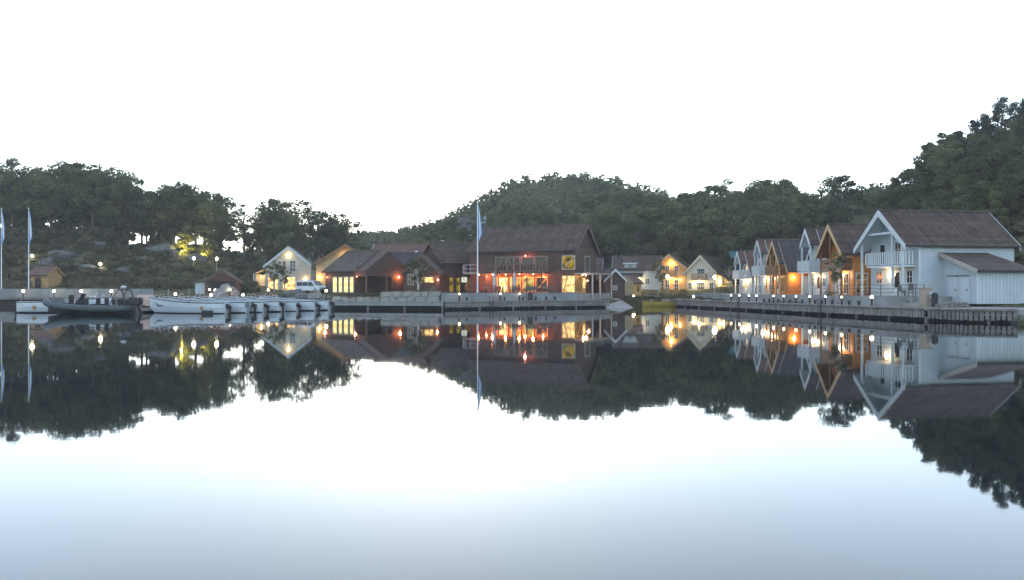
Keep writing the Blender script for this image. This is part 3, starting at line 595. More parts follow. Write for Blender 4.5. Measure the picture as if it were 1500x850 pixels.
QR = [(21.2,114),(24.3,98),(26.2,82.5),(27.0,75.5),(28.4,66.5),(29.3,60.5)]
quay('long pale plank quay in front of the row of white and orange cabins', QR, QZ, 5.5, .24)
quay('dark weathered plank quay below the lean-to annex of the large white cabin', [(29.35,60.2),(30.6,57.2),(33.2,56.0)], QZ - .02, 9, .18, 'plankdark', capm='plankdark')
quay('grey plank quay in front of the red restaurant terrace', [(-7.5,95.2),(-3.5,97.5),(12.2,107)], QZ, 6.5, .26)
quay('low concrete-edged quay between the moored boats and the restaurant quay', [(-20.9,98.6),(-7.6,95.2)], QZ, 5, .42, 'concrete', False, 'concrete', capm='concrete')
quay('timber landing under the concrete wall by the flagpoles', [(-150,121),(-49.5,119.5)], 1.12, 3, .86, 'plankdark', False, capm='plankdark')
def strip(name, pts, z0, z1, th, m, label=None, cat='wall', rough=0):
    inn = offset(pts, th); mb = MB()
    for i in range(len(pts)-1): mb.slab([pts[i], pts[i+1], inn[i+1], inn[i]], z0, z1)
    o = mb.build(name, M[m]); return tag(o, label, cat) if label else o
def ground_slab(name, poly, z0, z1, m):
    mb = MB(); mb.slab(poly, z0, z1); return tag(mb.build(name, M[m]), kind='structure')
TW = [(27.2,128),(27.9,114),(28.6,100),(29.7,86),(30.9,72.8),(31.9,68.0)]
strip('concrete_wall', TW, .6, TZ + .02, .28, 'concretepale', 'low pale concrete terrace wall running below the cabins beside the plank quay')
strip('concrete_wall', [(31.95,68.0),(34.4,69.2)], .6, TZ, .28, 'concrete', 'short return of the terrace wall beside the beige cabinet')
ground_slab('terrace_paving', [(27.9,128)] + [(x+.28, y) for x, y in TW[1:]] + [(34.5,69.4),(37.2,71.5),(46,72),(46,133),(28,133)], .5, TZ - .01, 'concrete')
ground_slab('yard_paving', [(29.6,66),(30.4,60.5),(33.6,57.5),(46,56),(46,71.9),(37.3,71.4),(31.9,67.9)], .3, QZ - .005, 'concrete')
strip('concrete_wall', [(-8.2,99.2),(6.2,106),(8.2,106.6)], .6, 1.86, .3, 'concretepale', 'pale concrete terrace wall in front of the red restaurant')
ground_slab('terrace_paving', [(-8.0,99.6),(6.1,106.4),(8.2,107),(10.6,111.5),(17,125),(-4,128),(-14,118),(-12,104)], .4, 1.75, 'concrete')
strip('concrete_wall', [(-150,122.6),(-51,121)], .6, 2.38, .4, 'concretepale', 'long pale concrete quay wall carrying the flagpoles and yellow shed')
# rough stone wall and loose rocks
def rock(name, loc, s, label, cat='rock', group=None, seed=0, m='rock', flat=.7):
    mb = MB(); mb.ball((0,0,0), 1, n=14, m=9); rv = Vector((seed*3.7, seed*1.3, seed*.7))
    mb.v = [tuple(Vector(v) * (1 + .38 * noise.noise(Vector(v)*1.3 + rv) + .16 * noise.noise(Vector(v)*3.1 + rv))) for v in mb.v]
    mb.v = [(x*s[0], y*s[1], max(z, -flat)*s[2]) for x, y, z in mb.v]
    o = mb.build(name, M[m]); o.location = loc; o.rotation_euler = (0, 0, seed * 1.9); return tag(o, label, cat, group)
r = thing('stone_wall', 'rough dark stone block wall left of the restaurant terrace wall', 'wall', (0,0,0)); rnd = random.Random(3)
for row in range(2):
    x = -15.4
    while x < -8.5:
        w = rnd.uniform(.8, 1.7); t = (x + w/2 + 15.4) / 7.2
        mb = MB(); mb.box(-w/2+.02, w/2-.02, -.35, .35, -.30, .30)
        mb.v = [(a + rnd.uniform(-.05,.05), b_ + rnd.uniform(-.08,.08), c + rnd.uniform(-.05,.05)) for a, b_, c in mb.v]
        o = mb.build('stone_block', M['stone'], r, bevel=.05); o.location = (x + w/2, 100.4 - t*1.2, 1.1 + row * .6); x += w
for i, (px, d, s) in enumerate([(494,101.5,1.1),(506,101.5,1.0),(517,101,.8),(528,101.5,1.0),(540,101,.9),(551,101,.8)]):
    x, y = G(px, d); rock('quay_stone', (x, y, .95), (s*.7, s*.5, s*.45), 'squared grey stone laid along the low concrete quay', 'stone', 'grey stones along the low concrete quay', i + 20, 'stone')
for i, (px, py, d, s, lb) in enumerate([(331,428,113,(1.7,1.2,1.25),'large pale flat-topped boulder before the brown boathouse'),(430,432,108,(2.0,1.4,.95),'wide grey boulder at the waterside below the white house'),
    (462,434,104,(1.0,.8,.6),'tan boulder at the waterside below the white van'),(478,437,102,(.8,.7,.55),'rounded boulder at the end of the low quay'),(405,436,107,(.9,.8,.5),'grey boulder left of the wide waterside boulder'),(385,437,108,(.8,.7,.45),'small boulder on the bank behind the moored boats'),
    (446,437,105,(.8,.6,.45),'low boulder between the wide and the tan waterside boulders')]):
    p = P(px, py, d); rock('boulder', (p.x, p.y, max(p.z - s[2]*.2, .7)), s, lb, seed=i + 2, m='pale_stone' if i in (0, 2) else 'rock')
for i in range(26):
    px = 955 + i * 3.8 + random.uniform(-1, 1); d = lerp_tab(SHORE, px) + random.uniform(-.2, 1.6); x, y = G(px, d); s = random.uniform(.25, .55)
    rock('shore_rock', (x, y, random.uniform(.45, .75)), (s*1.3, s, s*.8), 'small rock on the bank between the yellow boat and the plank quay', 'rock', 'rocks on the inner harbour bank', i + 40, 'pale_stone' if px > 1000 else 'stone')
for i in range(20):
    px = 345 + i * 7.2 + random.uniform(-2, 2); d = lerp_tab(SHORE, px) + random.uniform(-.3, 2); x, y = G(px, d); s = random.uniform(.35, .8)
    rock('shore_rock', (x, y, .7), (s*1.3, s, s*.8), 'rock on the stony bank behind the moored white boats', 'rock', 'rocks on the bank behind the boats', i + 80, random.choice(['pale_stone', 'stone', 'rock']))
for i, (px, d, s) in enumerate([(1491,56.2,.5),(1499,55.6,.6),(1512,55,.8),(1496,57.4,.5)]):
    x, y = G(px, d); rock('shore_rock', (x, y, .1), (s*1.2, s, s*.7), 'dark rock at the end of the weathered plank quay', 'rock', 'rocks past the end of the dark quay', i + 120, 'rock')
for i, (px, d, s) in enumerate([(70,165,2.2),(95,170,2.6),(128,163,1.7),(98,158,1.4),(235,174,3.4),(250,171,2.2),(215,168,1.6),(180,160,1.5),(290,170,2.2),(140,176,1.8)]):
    x, y = G(px, d); rock('outcrop', (x, y, terr(x, y) + .12*s), (s*1.05, s*.8, s*.5), 'grey rock outcrop on the scrubby slope behind the yellow shed', 'rock', 'outcrops on the scrubby slope', i + 140, 'rock')
# slipway
mb = MB(); a = [P(872,432,123), P(902,434,120), P(934,455,103), P(893,455,101)]; a[2].z = a[3].z = -.25; a[0].z = 1.55; a[1].z = 1.25
mb.add([*a, *[v - Vector((0,0,1.2)) for v in a]], [(0,3,2,1),(4,5,6,7),(0,1,5,4),(1,2,6,5),(2,3,7,6),(3,0,4,7)]); tag(mb.build('slipway', M['concrete']), kind='structure')
# ladders
def ladder(px, label):
    for a, b in zip(QR + [None], QR[1:]):
        pass
    return None
def ladder_at(p, t, label):
    r = thing('quay_ladder', label, 'ladder', (p[0], p[1], 0), math.degrees(math.atan2(t[1], t[0])))
    for x in (-.24, .24):
        m = MB(); m.tube([(x,0,-.5),(x,0,QZ+.55),(x,.35,QZ+.6)], .035, 6); m.build('side_rail', M['black'], r)
    for k in range(6):
        m = MB(); m.bar((-.24,0,-.3+k*.26), (.24,0,-.3+k*.26), .035); m.build('rung', M['black'], r)
def on_line(pts, px):
    k = (px - 750) / F
    for a, b in zip(pts, pts[1:]):
        fa, fb = a[0] - k*a[1], b[0] - k*b[1]
        if fa * fb <= 0:
            t = fa / (fa - fb); d = Vector(b) - Vector(a); return (a[0] + d.x*t, a[1] + d.y*t), d.normalized()
for px, lb in ((1081, 'black ladder at the inner end of the long plank quay'), (1200, 'black ladder midway along the long plank quay, below the white porch gable')):
    p, t = on_line(offset(QR, -.32), px); ladder_at(p, t, lb)
p, t = on_line(offset([(-7.5,95.2),(-3.5,97.5),(12.2,107)], -.32), 720); ladder_at(p, t, 'black ladder on the restaurant quay beside the tall flagpole')
# railings on the terrace
def fence(label, pts, z, h=.95, n=3, step=1.8, m='black'):
    r = thing('railing', label, 'railing', (0,0,0)); q = MB()
    for a, b in zip(pts, pts[1:]):
        for i in range(n): q.bar((*a, z + h*(i+1)/n), (*b, z + h*(i+1)/n), .035)
    q.build('rails', M[m], r)
    for a, b in zip(pts, pts[1:]):
        d = Vector(b) - Vector(a); k = max(1, round(d.length/step))
        for i in range(k + (b == pts[-1])):
            c = Vector(a) + d*i/k; q = MB(); q.bar((c.x, c.y, z), (c.x, c.y, z+h+.02), .05); q.build('post', M[m], r)
TI = offset(TW, .6)
fence('thin black railing on the terrace edge before the large white cabin', [(30.55,80), TI[4], (32.6,68.9), (33.9,70.2)], TZ)
fence('thin black railing on the terrace before the orange cabin', [TI[3], (30.6,82.5)], TZ)
fence('thin black railing on the terrace before the slate roofed cabin', [(29.4,103), (29.8,96)], TZ)
fence('thin black railing at the inner end of the terrace', [(28.5,119), (29.1,108)], TZ)

# ------------------------------------------------------------------ lamps, bollards, poles
def post_lamp(loc, hgt, label, group, globe='globe', gr=.15, power=0, col=(1,.72,.42), name='bollard_lamp', pm='black', pr=.075):
    r = thing(name, label, 'lamp', loc, 0, group)
    m = MB(); m.tube([(0,0,-.3),(0,0,hgt)], [pr*1.1, pr], 8); m.build('post', M[pm], r)
    m = MB(); m.tube([(0,0,hgt+.002),(0,0,hgt+.05)], pr*1.3, 8); m.build('collar', M[pm], r)
    m = MB(); m.ball((0,0,hgt+gr+.03), gr, gr, gr*1.15); m.build('globe', M[globe], r, True)
    if power: lamp_light((0,0,hgt+gr+.03), power, col, gr*1.3, r)
    return r
QL = offset(QR, .55)
bl = [1071,1083,1097,1108,1133,1148,1166,1186,1209,1233,1277]
for i, px in enumerate(bl):
    p, t = on_line(QL, px); post_lamp((*p, QZ), .62, f'lit bollard lamp on the long plank quay, {ORD[i]} from its inner end', 'bollard lamps along the long plank quay', gr=.075 if px < 1270 else .12, power=2.5)
for i, px in enumerate((1119,1127,1140,1157,1175,1194,1204,1219,1244,1258,1312)):
    p, t = on_line(offset(QR, .4), px) if px < 1290 else ((31.0,66.9), 0)
    m = MB(); m.tube([(0,0,0),(0,0,.38)], .11, 8); m.tube([(0,0,.38),(0,0,.44)], .16, 8); o = m.build('mooring_bollard', M['black']); o.location = (*p, QZ)
    tag(o, f'short black mooring bollard on the long plank quay, {ORD[i]} from its inner end', 'bollard', 'mooring bollards along the long plank quay')
RL = [(-8.2,98.6),(6.3,105.4),(8.2,106)]
for i, px in enumerate((673, 733, 761)):
    p, t = on_line(RL, px); post_lamp((*p, QZ), .75, f'lit bollard lamp before the restaurant terrace wall, {ORD[i]} from the left', 'bollard lamps before the restaurant wall', gr=.085, power=3)
for i, px in enumerate((684, 739, 766, 785, 800, 813)):
    p, t = on_line(offset(RL, -.5), px); m = MB(); m.tube([(0,0,0),(0,0,.45)], .11, 8); m.tube([(0,0,.45),(0,0,.52)], .17, 8); o = m.build('mooring_bollard', M['black']); o.location = (*p, QZ)
    tag(o, f'short black mooring bollard on the restaurant quay, {ORD[i]} from the left', 'bollard', 'mooring bollards on the restaurant quay')
p, t = on_line(offset(RL, -.45), 777); m = MB(); m.box(-.28,.28,-.25,.25,0,.95); m.box(-.31,.31,-.28,.28,.95,1.02); o = m.build('litter_bin', M['bin']); o.location = (*p, QZ); tag(o, 'black litter bin against the restaurant terrace wall', 'bin')
for i, px in enumerate((34, 79, 119, 163)):
    x, y = G(px, 120.2); post_lamp((x, y, 1.12), .72, f'lit bollard lamp before the long concrete quay wall, {ORD[i]} from the left', 'bollard lamps before the left quay wall', gr=.17, power=4)
for px, py, d, lb in ((257,431,90,'lit globe lamp on the jetty behind the first two moored white boats'),(309,432,95,'lower of three lit lamps clustered before the brown boathouse'),(307,424.5,116,'left lamp of the lit pair before the brown boathouse'),(315,425,117,'right lamp of the lit pair before the brown boathouse'),
    (336.5,424.5,112,'lit lamp before the pale flat-topped boulder'),(356,432,104,'lit lamp behind the middle moored white boats'),(393,425,112,'lit lamp on the bank below the white house'),(478,426,101,'lit lamp at the end of the low quay, right of the van'),
    (928,434,121,'lit lamp on the grass before the small beige shed'),(1016,434.5,118,'lit lamp on the bank before the cream house')):
    p = P(px, py, d); b0 = min(p.z - .5, max(.3, terr(p.x, p.y))) if d > 99 else .3
    post_lamp((p.x, p.y, b0), p.z - .17 - b0, lb, 'lit lamps along the harbour banks', gr=.135, power=40 if px == 928 else 24 if px in (336.5, 356) else 8)
for px, py, d, lb in ((47,389,166,'tall lit street lamp behind the yellow shed'),(147,391,163,'tall lit street lamp on the slope right of the yellow shed'),(284,378.5,164,'left of two lit path lamps on the slope above the boathouse'),(317.5,379,164,'right of two lit path lamps on the slope above the boathouse'),
    (978,405,140,'tall street lamp in front of the ochre house'),(1047,406,136,'tall bright street lamp in front of the cream house')):
    p = P(px, py, d); b0 = terr(p.x, p.y); post_lamp((p.x, p.y, b0), max(p.z - .3 - b0, .5), lb, 'street lamps', 'globewhite', .25, 60 if d > 150 else 130, (1,.82,.45), 'street_lamp', 'galv', .05)
def flag_set(px, top, base, d, z0, label, dx):
    p = P(px, base, d); h = (base - top) / F * d
    r = thing('flagpole', f'{label} flagpole', 'flagpole', (p.x, p.y, z0)); H = p.z + h - z0
    m = MB(); m.tube([(0,0,0),(0,0,H)], [.085,.045], 8); m.build('pole', M['polewhite'], r)
    m = MB(); m.ball((0,0,H+.06), .09); m.build('finial', M['polewhite'], r)
    m = MB(); m.tube([(0,0,0),(0,0,.35)], [.16,.13], 8); m.build('foot', M['galv'], r)
    f = thing('pennant', f'limp blue and white pennant drooping from the {label} flagpole', 'flag', (p.x, p.y, z0)); nr = 22
    L = H * .40; top_ = H - .25
    for mi, (c0, c1) in enumerate(((0, .35), (.35, .68), (.68, 1))):
        m = MB(); vs = []
        for i in range(nr + 1):
            t = i / nr; w = (.10 + .38 * math.sin(min(1, t*1.25) * math.pi * .5)) * (1 - .75 * max(0, (t - .78) / .22)); z = top_ - L * t
            for c in (c0, (c0+c1)/2, c1): vs.append((.06 + w * c * dx, .10 * math.sin(c*7 + t*5) * (.3 + t), z - .25*c*(1-t)))
        for s_ in (0, 1): m.add([(x, y + .012*s_, z) for x, y, z in vs], [(i*3+j, i*3+j+1, i*3+j+4, i*3+j+3) for i in range(nr) for j in (0, 1)])
        m.build('cloth_stripe', M[('flagblue', 'flagwhite', 'flagblue')[mi]], f, True)
flag_set(42, 306, 423, 128, 1.7, 'second tall white waterside', 1); flag_set(2, 306, 423, 128, 1.7, 'first tall white waterside', 1)
flag_set(699.5, 297, 434, 101.5, 1.72, 'tall white restaurant terrace', 1)
m = MB(); m.box(-.38,.38,-.05,.05,0,.75); sg = m.build('lit_sign', M['greytrim']); p = P(680, 414, 114.6); sg.location = p; tag(sg, 'small lit notice board under the curved stair of the restaurant', 'sign')
m = MB(); m.box(-.33,.33,-.07,-.055,.05,.70); m.build('sign_face', M['sign'], sg)
m = MB(); [m.box(-.28 + .08*(k % 2), .24 - .08*(k % 3), -.082, -.072, .58 - k*.12, .63 - k*.12) for k in range(4)]; m.build('dark_text_lines', M['black'], sg)

# ------------------------------------------------------------------ boats
def hull_rows(L, B, zb, zs, n=22):
    rows = []
    for i in range(n + 1):
        t = i / n; x = -L/2 + L*t
        bw = B/2 * (1 - .60 * max(0, 1 - t/.24)**2.4) * (1 - max(0, (t - .42)/.58)**2.3)
        rows.append((x, max(bw, .03), zs + (zb - zs) * max(0, (t - .15)/.85)**1.9, -.28 + (zb*.55) * max(0, (t - .80)/.20)**2.0, t))
    return rows
def white_boat(label, group, loc, rot, swoosh=True):
    L, B, zb, zs = 8.8, 2.15, 1.55, 1.06
    r = thing('open_boat', label, 'boat', loc, rot, group); rows = hull_rows(L, B, zb, zs)
    def sect(x, b, s, k):
        rake = .0
        return [(x, b, s), (x, b*1.02, s*.72 + k*.1), (x, b*.97, s*.36), (x, b*.86, .10 if k < .05 else k + .05), (x, b*.55, k*.5 - .12 if k < .05 else k), (x, 0, k)]
    m = MB(); P_ = []
    for x, b, s, k, t in rows: h = sect(x, b, s, k); P_.append(h + [(q[0], -q[1], q[2]) for q in reversed(h[:-1])])
    n = len(P_[0]); m.v = [v for row in P_ for v in row]
    for i in range(len(P_)-1):
        for j in range(n-1): m.f.append((i*n+j, i*n+j+1, (i+1)*n+j+1, (i+1)*n+j)); m.m.append(1 if j in (3, 4, 5, 6) else 0)
    m.f.append(tuple(reversed(range(n)))); m.m.append(0); m.build('hull', [M['gel'], M['boot']], r, True)
    m = MB(); inn = []
    for x, b, s, k, t in rows: bb = max(b - .12, .01); inn.append([(x, b, s), (x, bb, s + .02), (x, bb*.9, max(.25, s-.55)), (x, -bb*.9, max(.25, s-.55)), (x, -bb, s + .02), (x, -b, s)])
    m.v = [v for row in inn for v in row]
    for i in range(len(inn)-1):
        for j in range(5): m.f.append((i*6+j, (i+1)*6+j, (i+1)*6+j+1, i*6+j+1)); m.m.append(0)
    m.f.append((0,1,2,3,4,5)); m.m.append(0); m.build('inner_floor', M['gelin'], r)
    for sg in (-1, 1):
        m = MB(); m.tube([(x, sg*(b+.02), s - .05) for x, b, s, k, t in rows], .045, 6); m.build('rub_rail', M['boot'], r)
    m = MB()
    for f in (.70, .45):
        for sg in (-1, 1): m.tube([(x, sg*(b*1.005+.004), s*f + .05) for x, b, s, k, t in rows[:-1]], .014, 4)
    m.build('strake_lines', M['gelin'], r)
    for x in (-2.2, -.6, 1.0):
        w = B/2 * .86; m = MB(); m.box(x-.2, x+.2, -w, w, .62, .68); m.build('thwart', M['gel'], r)
    m = MB(); m.box(.1, 1.0, -.38, .38, .5, 1.25); m.box(.0, 1.05, -.42, .42, 1.25, 1.30); m.build('console', M['gelin'], r)
    for s0, h in ((.36, .42), (.43, .34)):
        m = MB(); pts = []
        for j in range(9): a = math.pi*j/8; pts.append((L*s0 - .15, .36*math.cos(a)*(1.4 - s0), zb*.92 + h*math.sin(a)))
        m.tube(pts, .022, 5); m.build('bow_rail', M['steel'], r)
    m = MB(); m.tube([(L*.30, -.55, 1.1), (L*.30, -.6, 1.55), (L*.30, .6, 1.55), (L*.30, .55, 1.1)], .02, 5); m.build('grab_rail', M['steel'], r)
    for sg in (-1, 1):
        row = rows[5]; m = MB(); m.tube([(row[0], sg*(row[1]+.02), .50), (row[0], sg*(row[1]+.05), .50)], .20, 14); m.build('round_badge', M['badge'], r)
        if swoosh:
            m = MB(); vs = []
            for j in range(13):
                t = .74 + .17*j/12; i = t*22; a = rows[int(i)]; c = rows[min(int(i)+1, 22)]; q = i - int(i); b = a[1] + (c[1]-a[1])*q; s = a[2] + (c[2]-a[2])*q; x = a[0] + (c[0]-a[0])*q
                zc = s*.60 + .11*math.sin((j/12)*5.2 + 2.6); wd = .085*math.sin(math.pi*(j+.4)/12.8)
                for dz in (-wd, wd): vs.append((x, sg*(b*1.0 + .03), zc + dz))
            m.add(vs, [(2*j, 2*j+1, 2*j+3, 2*j+2) for j in range(12)]); m.build('wave_mark', M['navy'], r)
    m = MB(); m.box(-L/2-.42, -L/2-.06, -.15, .15, .42, .80); o = m.build('outboard_motor', M['black'], r, bevel=.09)
    m = MB(); m.box(-L/2-.34, -L/2-.18, -.05, .05, -.5, .419); m.build('motor_leg', M['black'], o)
    m = MB(); m.box(-L/2-.06, -L/2+.02, -.22, .22, .55, .90); m.build('bracket', M['black'], o)
    return r
base = white_boat('first moored white open boat with wave mark on its bow, nearest of the row', 'moored white open boats in a row', (0,0,0), 0)
dirv = Vector((-.95, .312)); ang = math.atan2(dirv.y, dirv.x)
KB = [(-26.6 + 1.15*i, 79.7 + 2.1*i) for i in range(7)]
for i, s in enumerate(KB):
    c = Vector(s) + dirv * 4.4; c2 = (c.x, c.y, random.uniform(-.03, .03))
    if i == 0: base.location = c2; base.rotation_euler = (0,0,ang)
    else:
        cb = copy_tree(base, c2, ang + random.uniform(-.05,.05), None, f'{ORD[i]} moored white open boat in the row, counted from the nearest')
        for q in cb.children:
            if q.name.startswith('outboard'): q.rotation_euler = (0, 0, random.uniform(-.25, .25)); q.location.z = random.uniform(-.12, .10)
copy_tree(base, (-43.4, 82.9, .02), R(3), None, 'white open boat moored by itself behind the dark inflatable boat', 'white boat by itself')
# dark mooring float and jetty
p = P(300, 459, 77.6); m = MB(); m.tube([(-.45,0,.08),(.45,0,.08)], .26, 10); o = m.build('mooring_float', M['rubberblack']); o.location = (p.x, 78.2, 0); tag(o, 'dark cylindrical float lying beside the nearest white boat', 'float')
r = thing('floating_jetty', 'low grey floating jetty behind the bows of the moored white boats', 'jetty', (0,0,0)); a, c = Vector((-35.6,82.5)), Vector((-27.0,98.0)); t = (c-a).normalized(); nn = Vector((-t.y, t.x))
m = MB(); m.slab([tuple(a), tuple(c), tuple(c + nn*2), tuple(a + nn*2)], .18, .45); m.build('deck', M['deck'], r)
for i in range(4):
    q = a + (c - a)*(i + .5)/4 + nn; m = MB(); m.box(q.x-.8, q.x+.8, q.y-.7, q.y+.7, -.3, .178); m.build('pontoon', M['rubberblack'], r)
for i, (f, lb) in enumerate(((.15,'pale mooring post on the jetty, behind the nearest boat bow'),(.55,'pale mooring post on the jetty, before the boathouse'))):
    q = P(247 if i == 0 else 277, 430, 92 if i == 0 else 96); m = MB(); m.tube([(0,0,-1),(0,0,2.35)], .08, 7); o = m.build('mooring_post', M['pale_stone']); o.location = (q.x, q.y, 0); tag(o, lb, 'post')
# rigid inflatable boat
r = thing('inflatable_boat', 'long dark grey rigid inflatable boat with console, arch and outboard motors', 'boat', (-38.4, 77.5, 0), 180 - 3)
m = MB(); m.tube([(-4.1,1.0,.52),(-2,1.12,.52),(0,1.15,.55),(1.8,1.05,.66),(3.1,.72,.86),(3.85,.30,1.08),(4.05,0,1.15),(3.85,-.30,1.08),(3.1,-.72,.86),(1.8,-1.05,.66),(0,-1.15,.55),(-2,-1.12,.52),(-4.1,-1.0,.52)], [.20]+[.31]*11+[.20], 12); m.build('inflatable_collar', M['rubber'], r, True)
m = MB(); rr = [(-4.0,.85,.40,-.25),(-2,.95,.40,-.3),(0,.95,.42,-.3),(2,.85,.5,-.22),(3.2,.5,.72,.1),(3.8,.1,.95,.6)]
m.v = [v for x, b, zt, k in rr for v in ((x,b,zt),(x,b*.85,zt*.2),(x,0,k),(x,-b*.85,zt*.2),(x,-b,zt))]
m.f = [(i*5+j, i*5+j+1, (i+1)*5+j+1, (i+1)*5+j) for i in range(5) for j in range(4)] + [(0,1,2,3,4)] + [(i*5, i*5+4, (i+1)*5+4, (i+1)*5) for i in range(5)]; m.m = [0]*len(m.f); m.build('hull', M['rubberblack'], r)
m = MB(); m.prism([(.2,.4),(1.15,.4),(1.05,1.15),(.75,1.42),(.3,1.42)], -.42, .42); cn = m.build('console', M['rubberblack'], r)
m = MB(); m.add([(.72,-.4,1.42),(.72,.4,1.42),(.45,.36,1.85),(.45,-.36,1.85)], [(0,1,2,3)]); m.build('windscreen', M['glass'], cn)
for x in (-.55, -1.35):
    m = MB(); m.box(x-.3, x+.25, -.3, .3, .4, .95); m.box(x-.34, x-.24, -.3, .3, .95, 1.45); m.build('seat', M['rubberblack'], r)
m = MB(); m.box(1.6,1.75,-.3,.3,.4,1.75); m.build('bow_locker', M['rubberblack'], r)
m = MB()
for sg in (-1, 1): m.tube([(-2.3, sg*.95, .7), (-3.0, sg*.85, 2.1), (-3.2, sg*.6, 2.25)], .045, 6); m.tube([(-3.9, sg*.9, .7), (-3.5, sg*.8, 2.1), (-3.2, sg*.6, 2.25)], .07, 6)
m.tube([(-3.2,-.6,2.25),(-3.2,.6,2.25)], .05, 6); m.box(-3.6, -2.9, -.5, .5, 2.24, 2.28); ar = m.build('radar_arch', M['black'], r)
m = MB(); m.ball((-3.2,0,2.45), .26, .26, .15); m.build('radar_dome', M['trim'], ar)
for y in (-.38, .38):
    m = MB(); m.box(-4.75,-3.95,y-.27,y+.27,.85,1.55); o = m.build('outboard_motor', M['black'], r, bevel=.12); m = MB(); m.bar((-4.35,y,.9), (-4.75,y,-.3), .22, .26); m.build('motor_leg', M['black'], o)
# small brown boat with pale canopy
r = thing('small_boat', 'small brown boat with beige canopy moored between the inflatable and the white boats', 'boat', (-36.6, 85.2, 0), -75)
m = MB(); rows = hull_rows(4.6, 1.9, .75, .55, 14); P_ = [[(x,b,s),(x,b*.95,s*.45),(x,b*.6,-.05+k*.4),(x,0,k),(x,-b*.6,-.05+k*.4),(x,-b*.95,s*.45),(x,-b,s)] for x,b,s,k,t in rows]
m.v = [v for row in P_ for v in row]; m.f = [(i*7+j, i*7+j+1, (i+1)*7+j+1, (i+1)*7+j) for i in range(14) for j in range(6)] + [(i*7+6, i*7, (i+1)*7, (i+1)*7+6) for i in range(14)] + [tuple(reversed(range(7)))]; m.m = [0]*len(m.f); m.build('hull', M['hullbrown'], r)
m = MB(); m.prism([(-1.2,.55),(1.1,.62),(.75,1.35),(.1,1.75),(-.9,1.7),(-1.2,1.2)], -.72, .72); cn = m.build('canopy', M['beige'], r, bevel=.08)
m = MB(); m.box(-.7,-.3,-.735,-.722,1.05,1.35); m.box(.05,.4,-.735,-.722,1.05,1.35); m.build('window', M['glass'], cn)
m = MB(); m.tube([(0,-.95,.55),(2.1,-.3,.72)], .04, 5); m.tube([(0,.95,.55),(2.1,.3,.72)], .04, 5); m.build('gunwale', M['trim'], r)
# yellow boat
p = P(965, 450, 112.5); r = thing('rowing_boat', 'yellow wooden rowing boat moored by the grassy bank below the ochre house', 'boat', (p.x, p.y, 0), 176)
m = MB(); rows = hull_rows(4.3, 1.5, .78, .62, 14); P_ = [[(x,b,s),(x,b*.95,s*.45),(x,b*.6,-.05+k*.4),(x,0,k),(x,-b*.6,-.05+k*.4),(x,-b*.95,s*.45),(x,-b,s)] for x,b,s,k,t in rows]
m.v = [v for row in P_ for v in row]; m.f = [(i*7+j, i*7+j+1, (i+1)*7+j+1, (i+1)*7+j) for i in range(14) for j in range(6)] + [tuple(reversed(range(7)))]; m.m = [0]*len(m.f); m.build('hull', M['yellow'], r)
m = MB()
for sg in (-1, 1): m.tube([(x, sg*b, s+.02) for x,b,s,k,t in rows], .05, 5)
m.build('gunwale', M['brownwood'], r)
for x in (-1.0, .5): m = MB(); m.box(x-.14,x+.14,-.6,.6,.45,.5); m.build('thwart', M['brownwood'], r)

# ------------------------------------------------------------------ van
x, y = G(456, 137); r = thing('parked_van', 'white passenger van parked beside the pale white house', 'van', (x, y, 1.75), -28)
prof = [(-2.42,.38),(-2.45,.9),(-2.40,1.5),(-2.25,1.88),(-2.0,1.95),(.75,1.95),(1.0,1.88),(1.72,1.18),(2.30,1.02),(2.45,.85),(2.48,.42),(2.3,.32)]
def yw(z): return .95 - .13*max(0, (z-1.0))
m = MB(); n = len(prof); m.add([(x, -yw(z), z) for x, z in prof] + [(x, yw(z), z) for x, z in prof], [tuple(range(n)), tuple(reversed(range(n, 2*n)))] + [((i+1)%n, i, n+i, n+(i+1)%n) for i in range(n)]); m.build('body', M['vanwhite'], r, bevel=.05)
for sg in (-1, 1):
    for x0, x1, f in ((-2.2,-1.15,0),(-1.05,-.05,0),(.05,1.35,.55)):
        m = MB(); z0, z1 = 1.15, 1.72; m.add([(x0, sg*(yw(z0)+.012), z0), (x1, sg*(yw(z0)+.012), z0), (x1-f, sg*(yw(z1)+.012), z1), (x0, sg*(yw(z1)+.012), z1)], [(0,1,2,3)]); m.build('side_window', M['glass'], r)
    for wx in (-1.55, 1.55):
        m = MB(); m.tube([(wx, sg*.72, .33), (wx, sg*.965, .33)], .33, 18); w = m.build('wheel', M['rubberblack'], r)
        m = MB(); m.tube([(wx, sg*.966, .33), (wx, sg*.975, .33)], .19, 14); m.build('rim', M['galv'], w)
    m = MB(); m.box(2.34, 2.50, sg*.78-.15, sg*.78+.15, .72, .90); m.build('headlight', M['steel'], r)
    m = MB(); m.box(1.1, 1.3, sg*1.06-.08, sg*1.06+.08, 1.12, 1.32); m.build('wing_mirror', M['black'], r)
m = MB(); m.add([(1.06,-.74,1.84),(1.06,.74,1.84),(1.72,.83,1.21),(1.72,-.83,1.21)], [(0,3,2,1)]); m.v = [(a+.03, b, c+.02) for a, b, c in m.v]; m.build('windscreen', M['glass'], r)
m = MB(); m.box(2.40,2.53,-.9,.9,.30,.55); m.box(2.42,2.50,-.5,.5,.68,.84); m.build('bumper', M['bin'], r)
m = MB(); m.box(-2.47,-2.40,-.6,.6,1.2,1.75); m.build('rear_window', M['glass'], r)

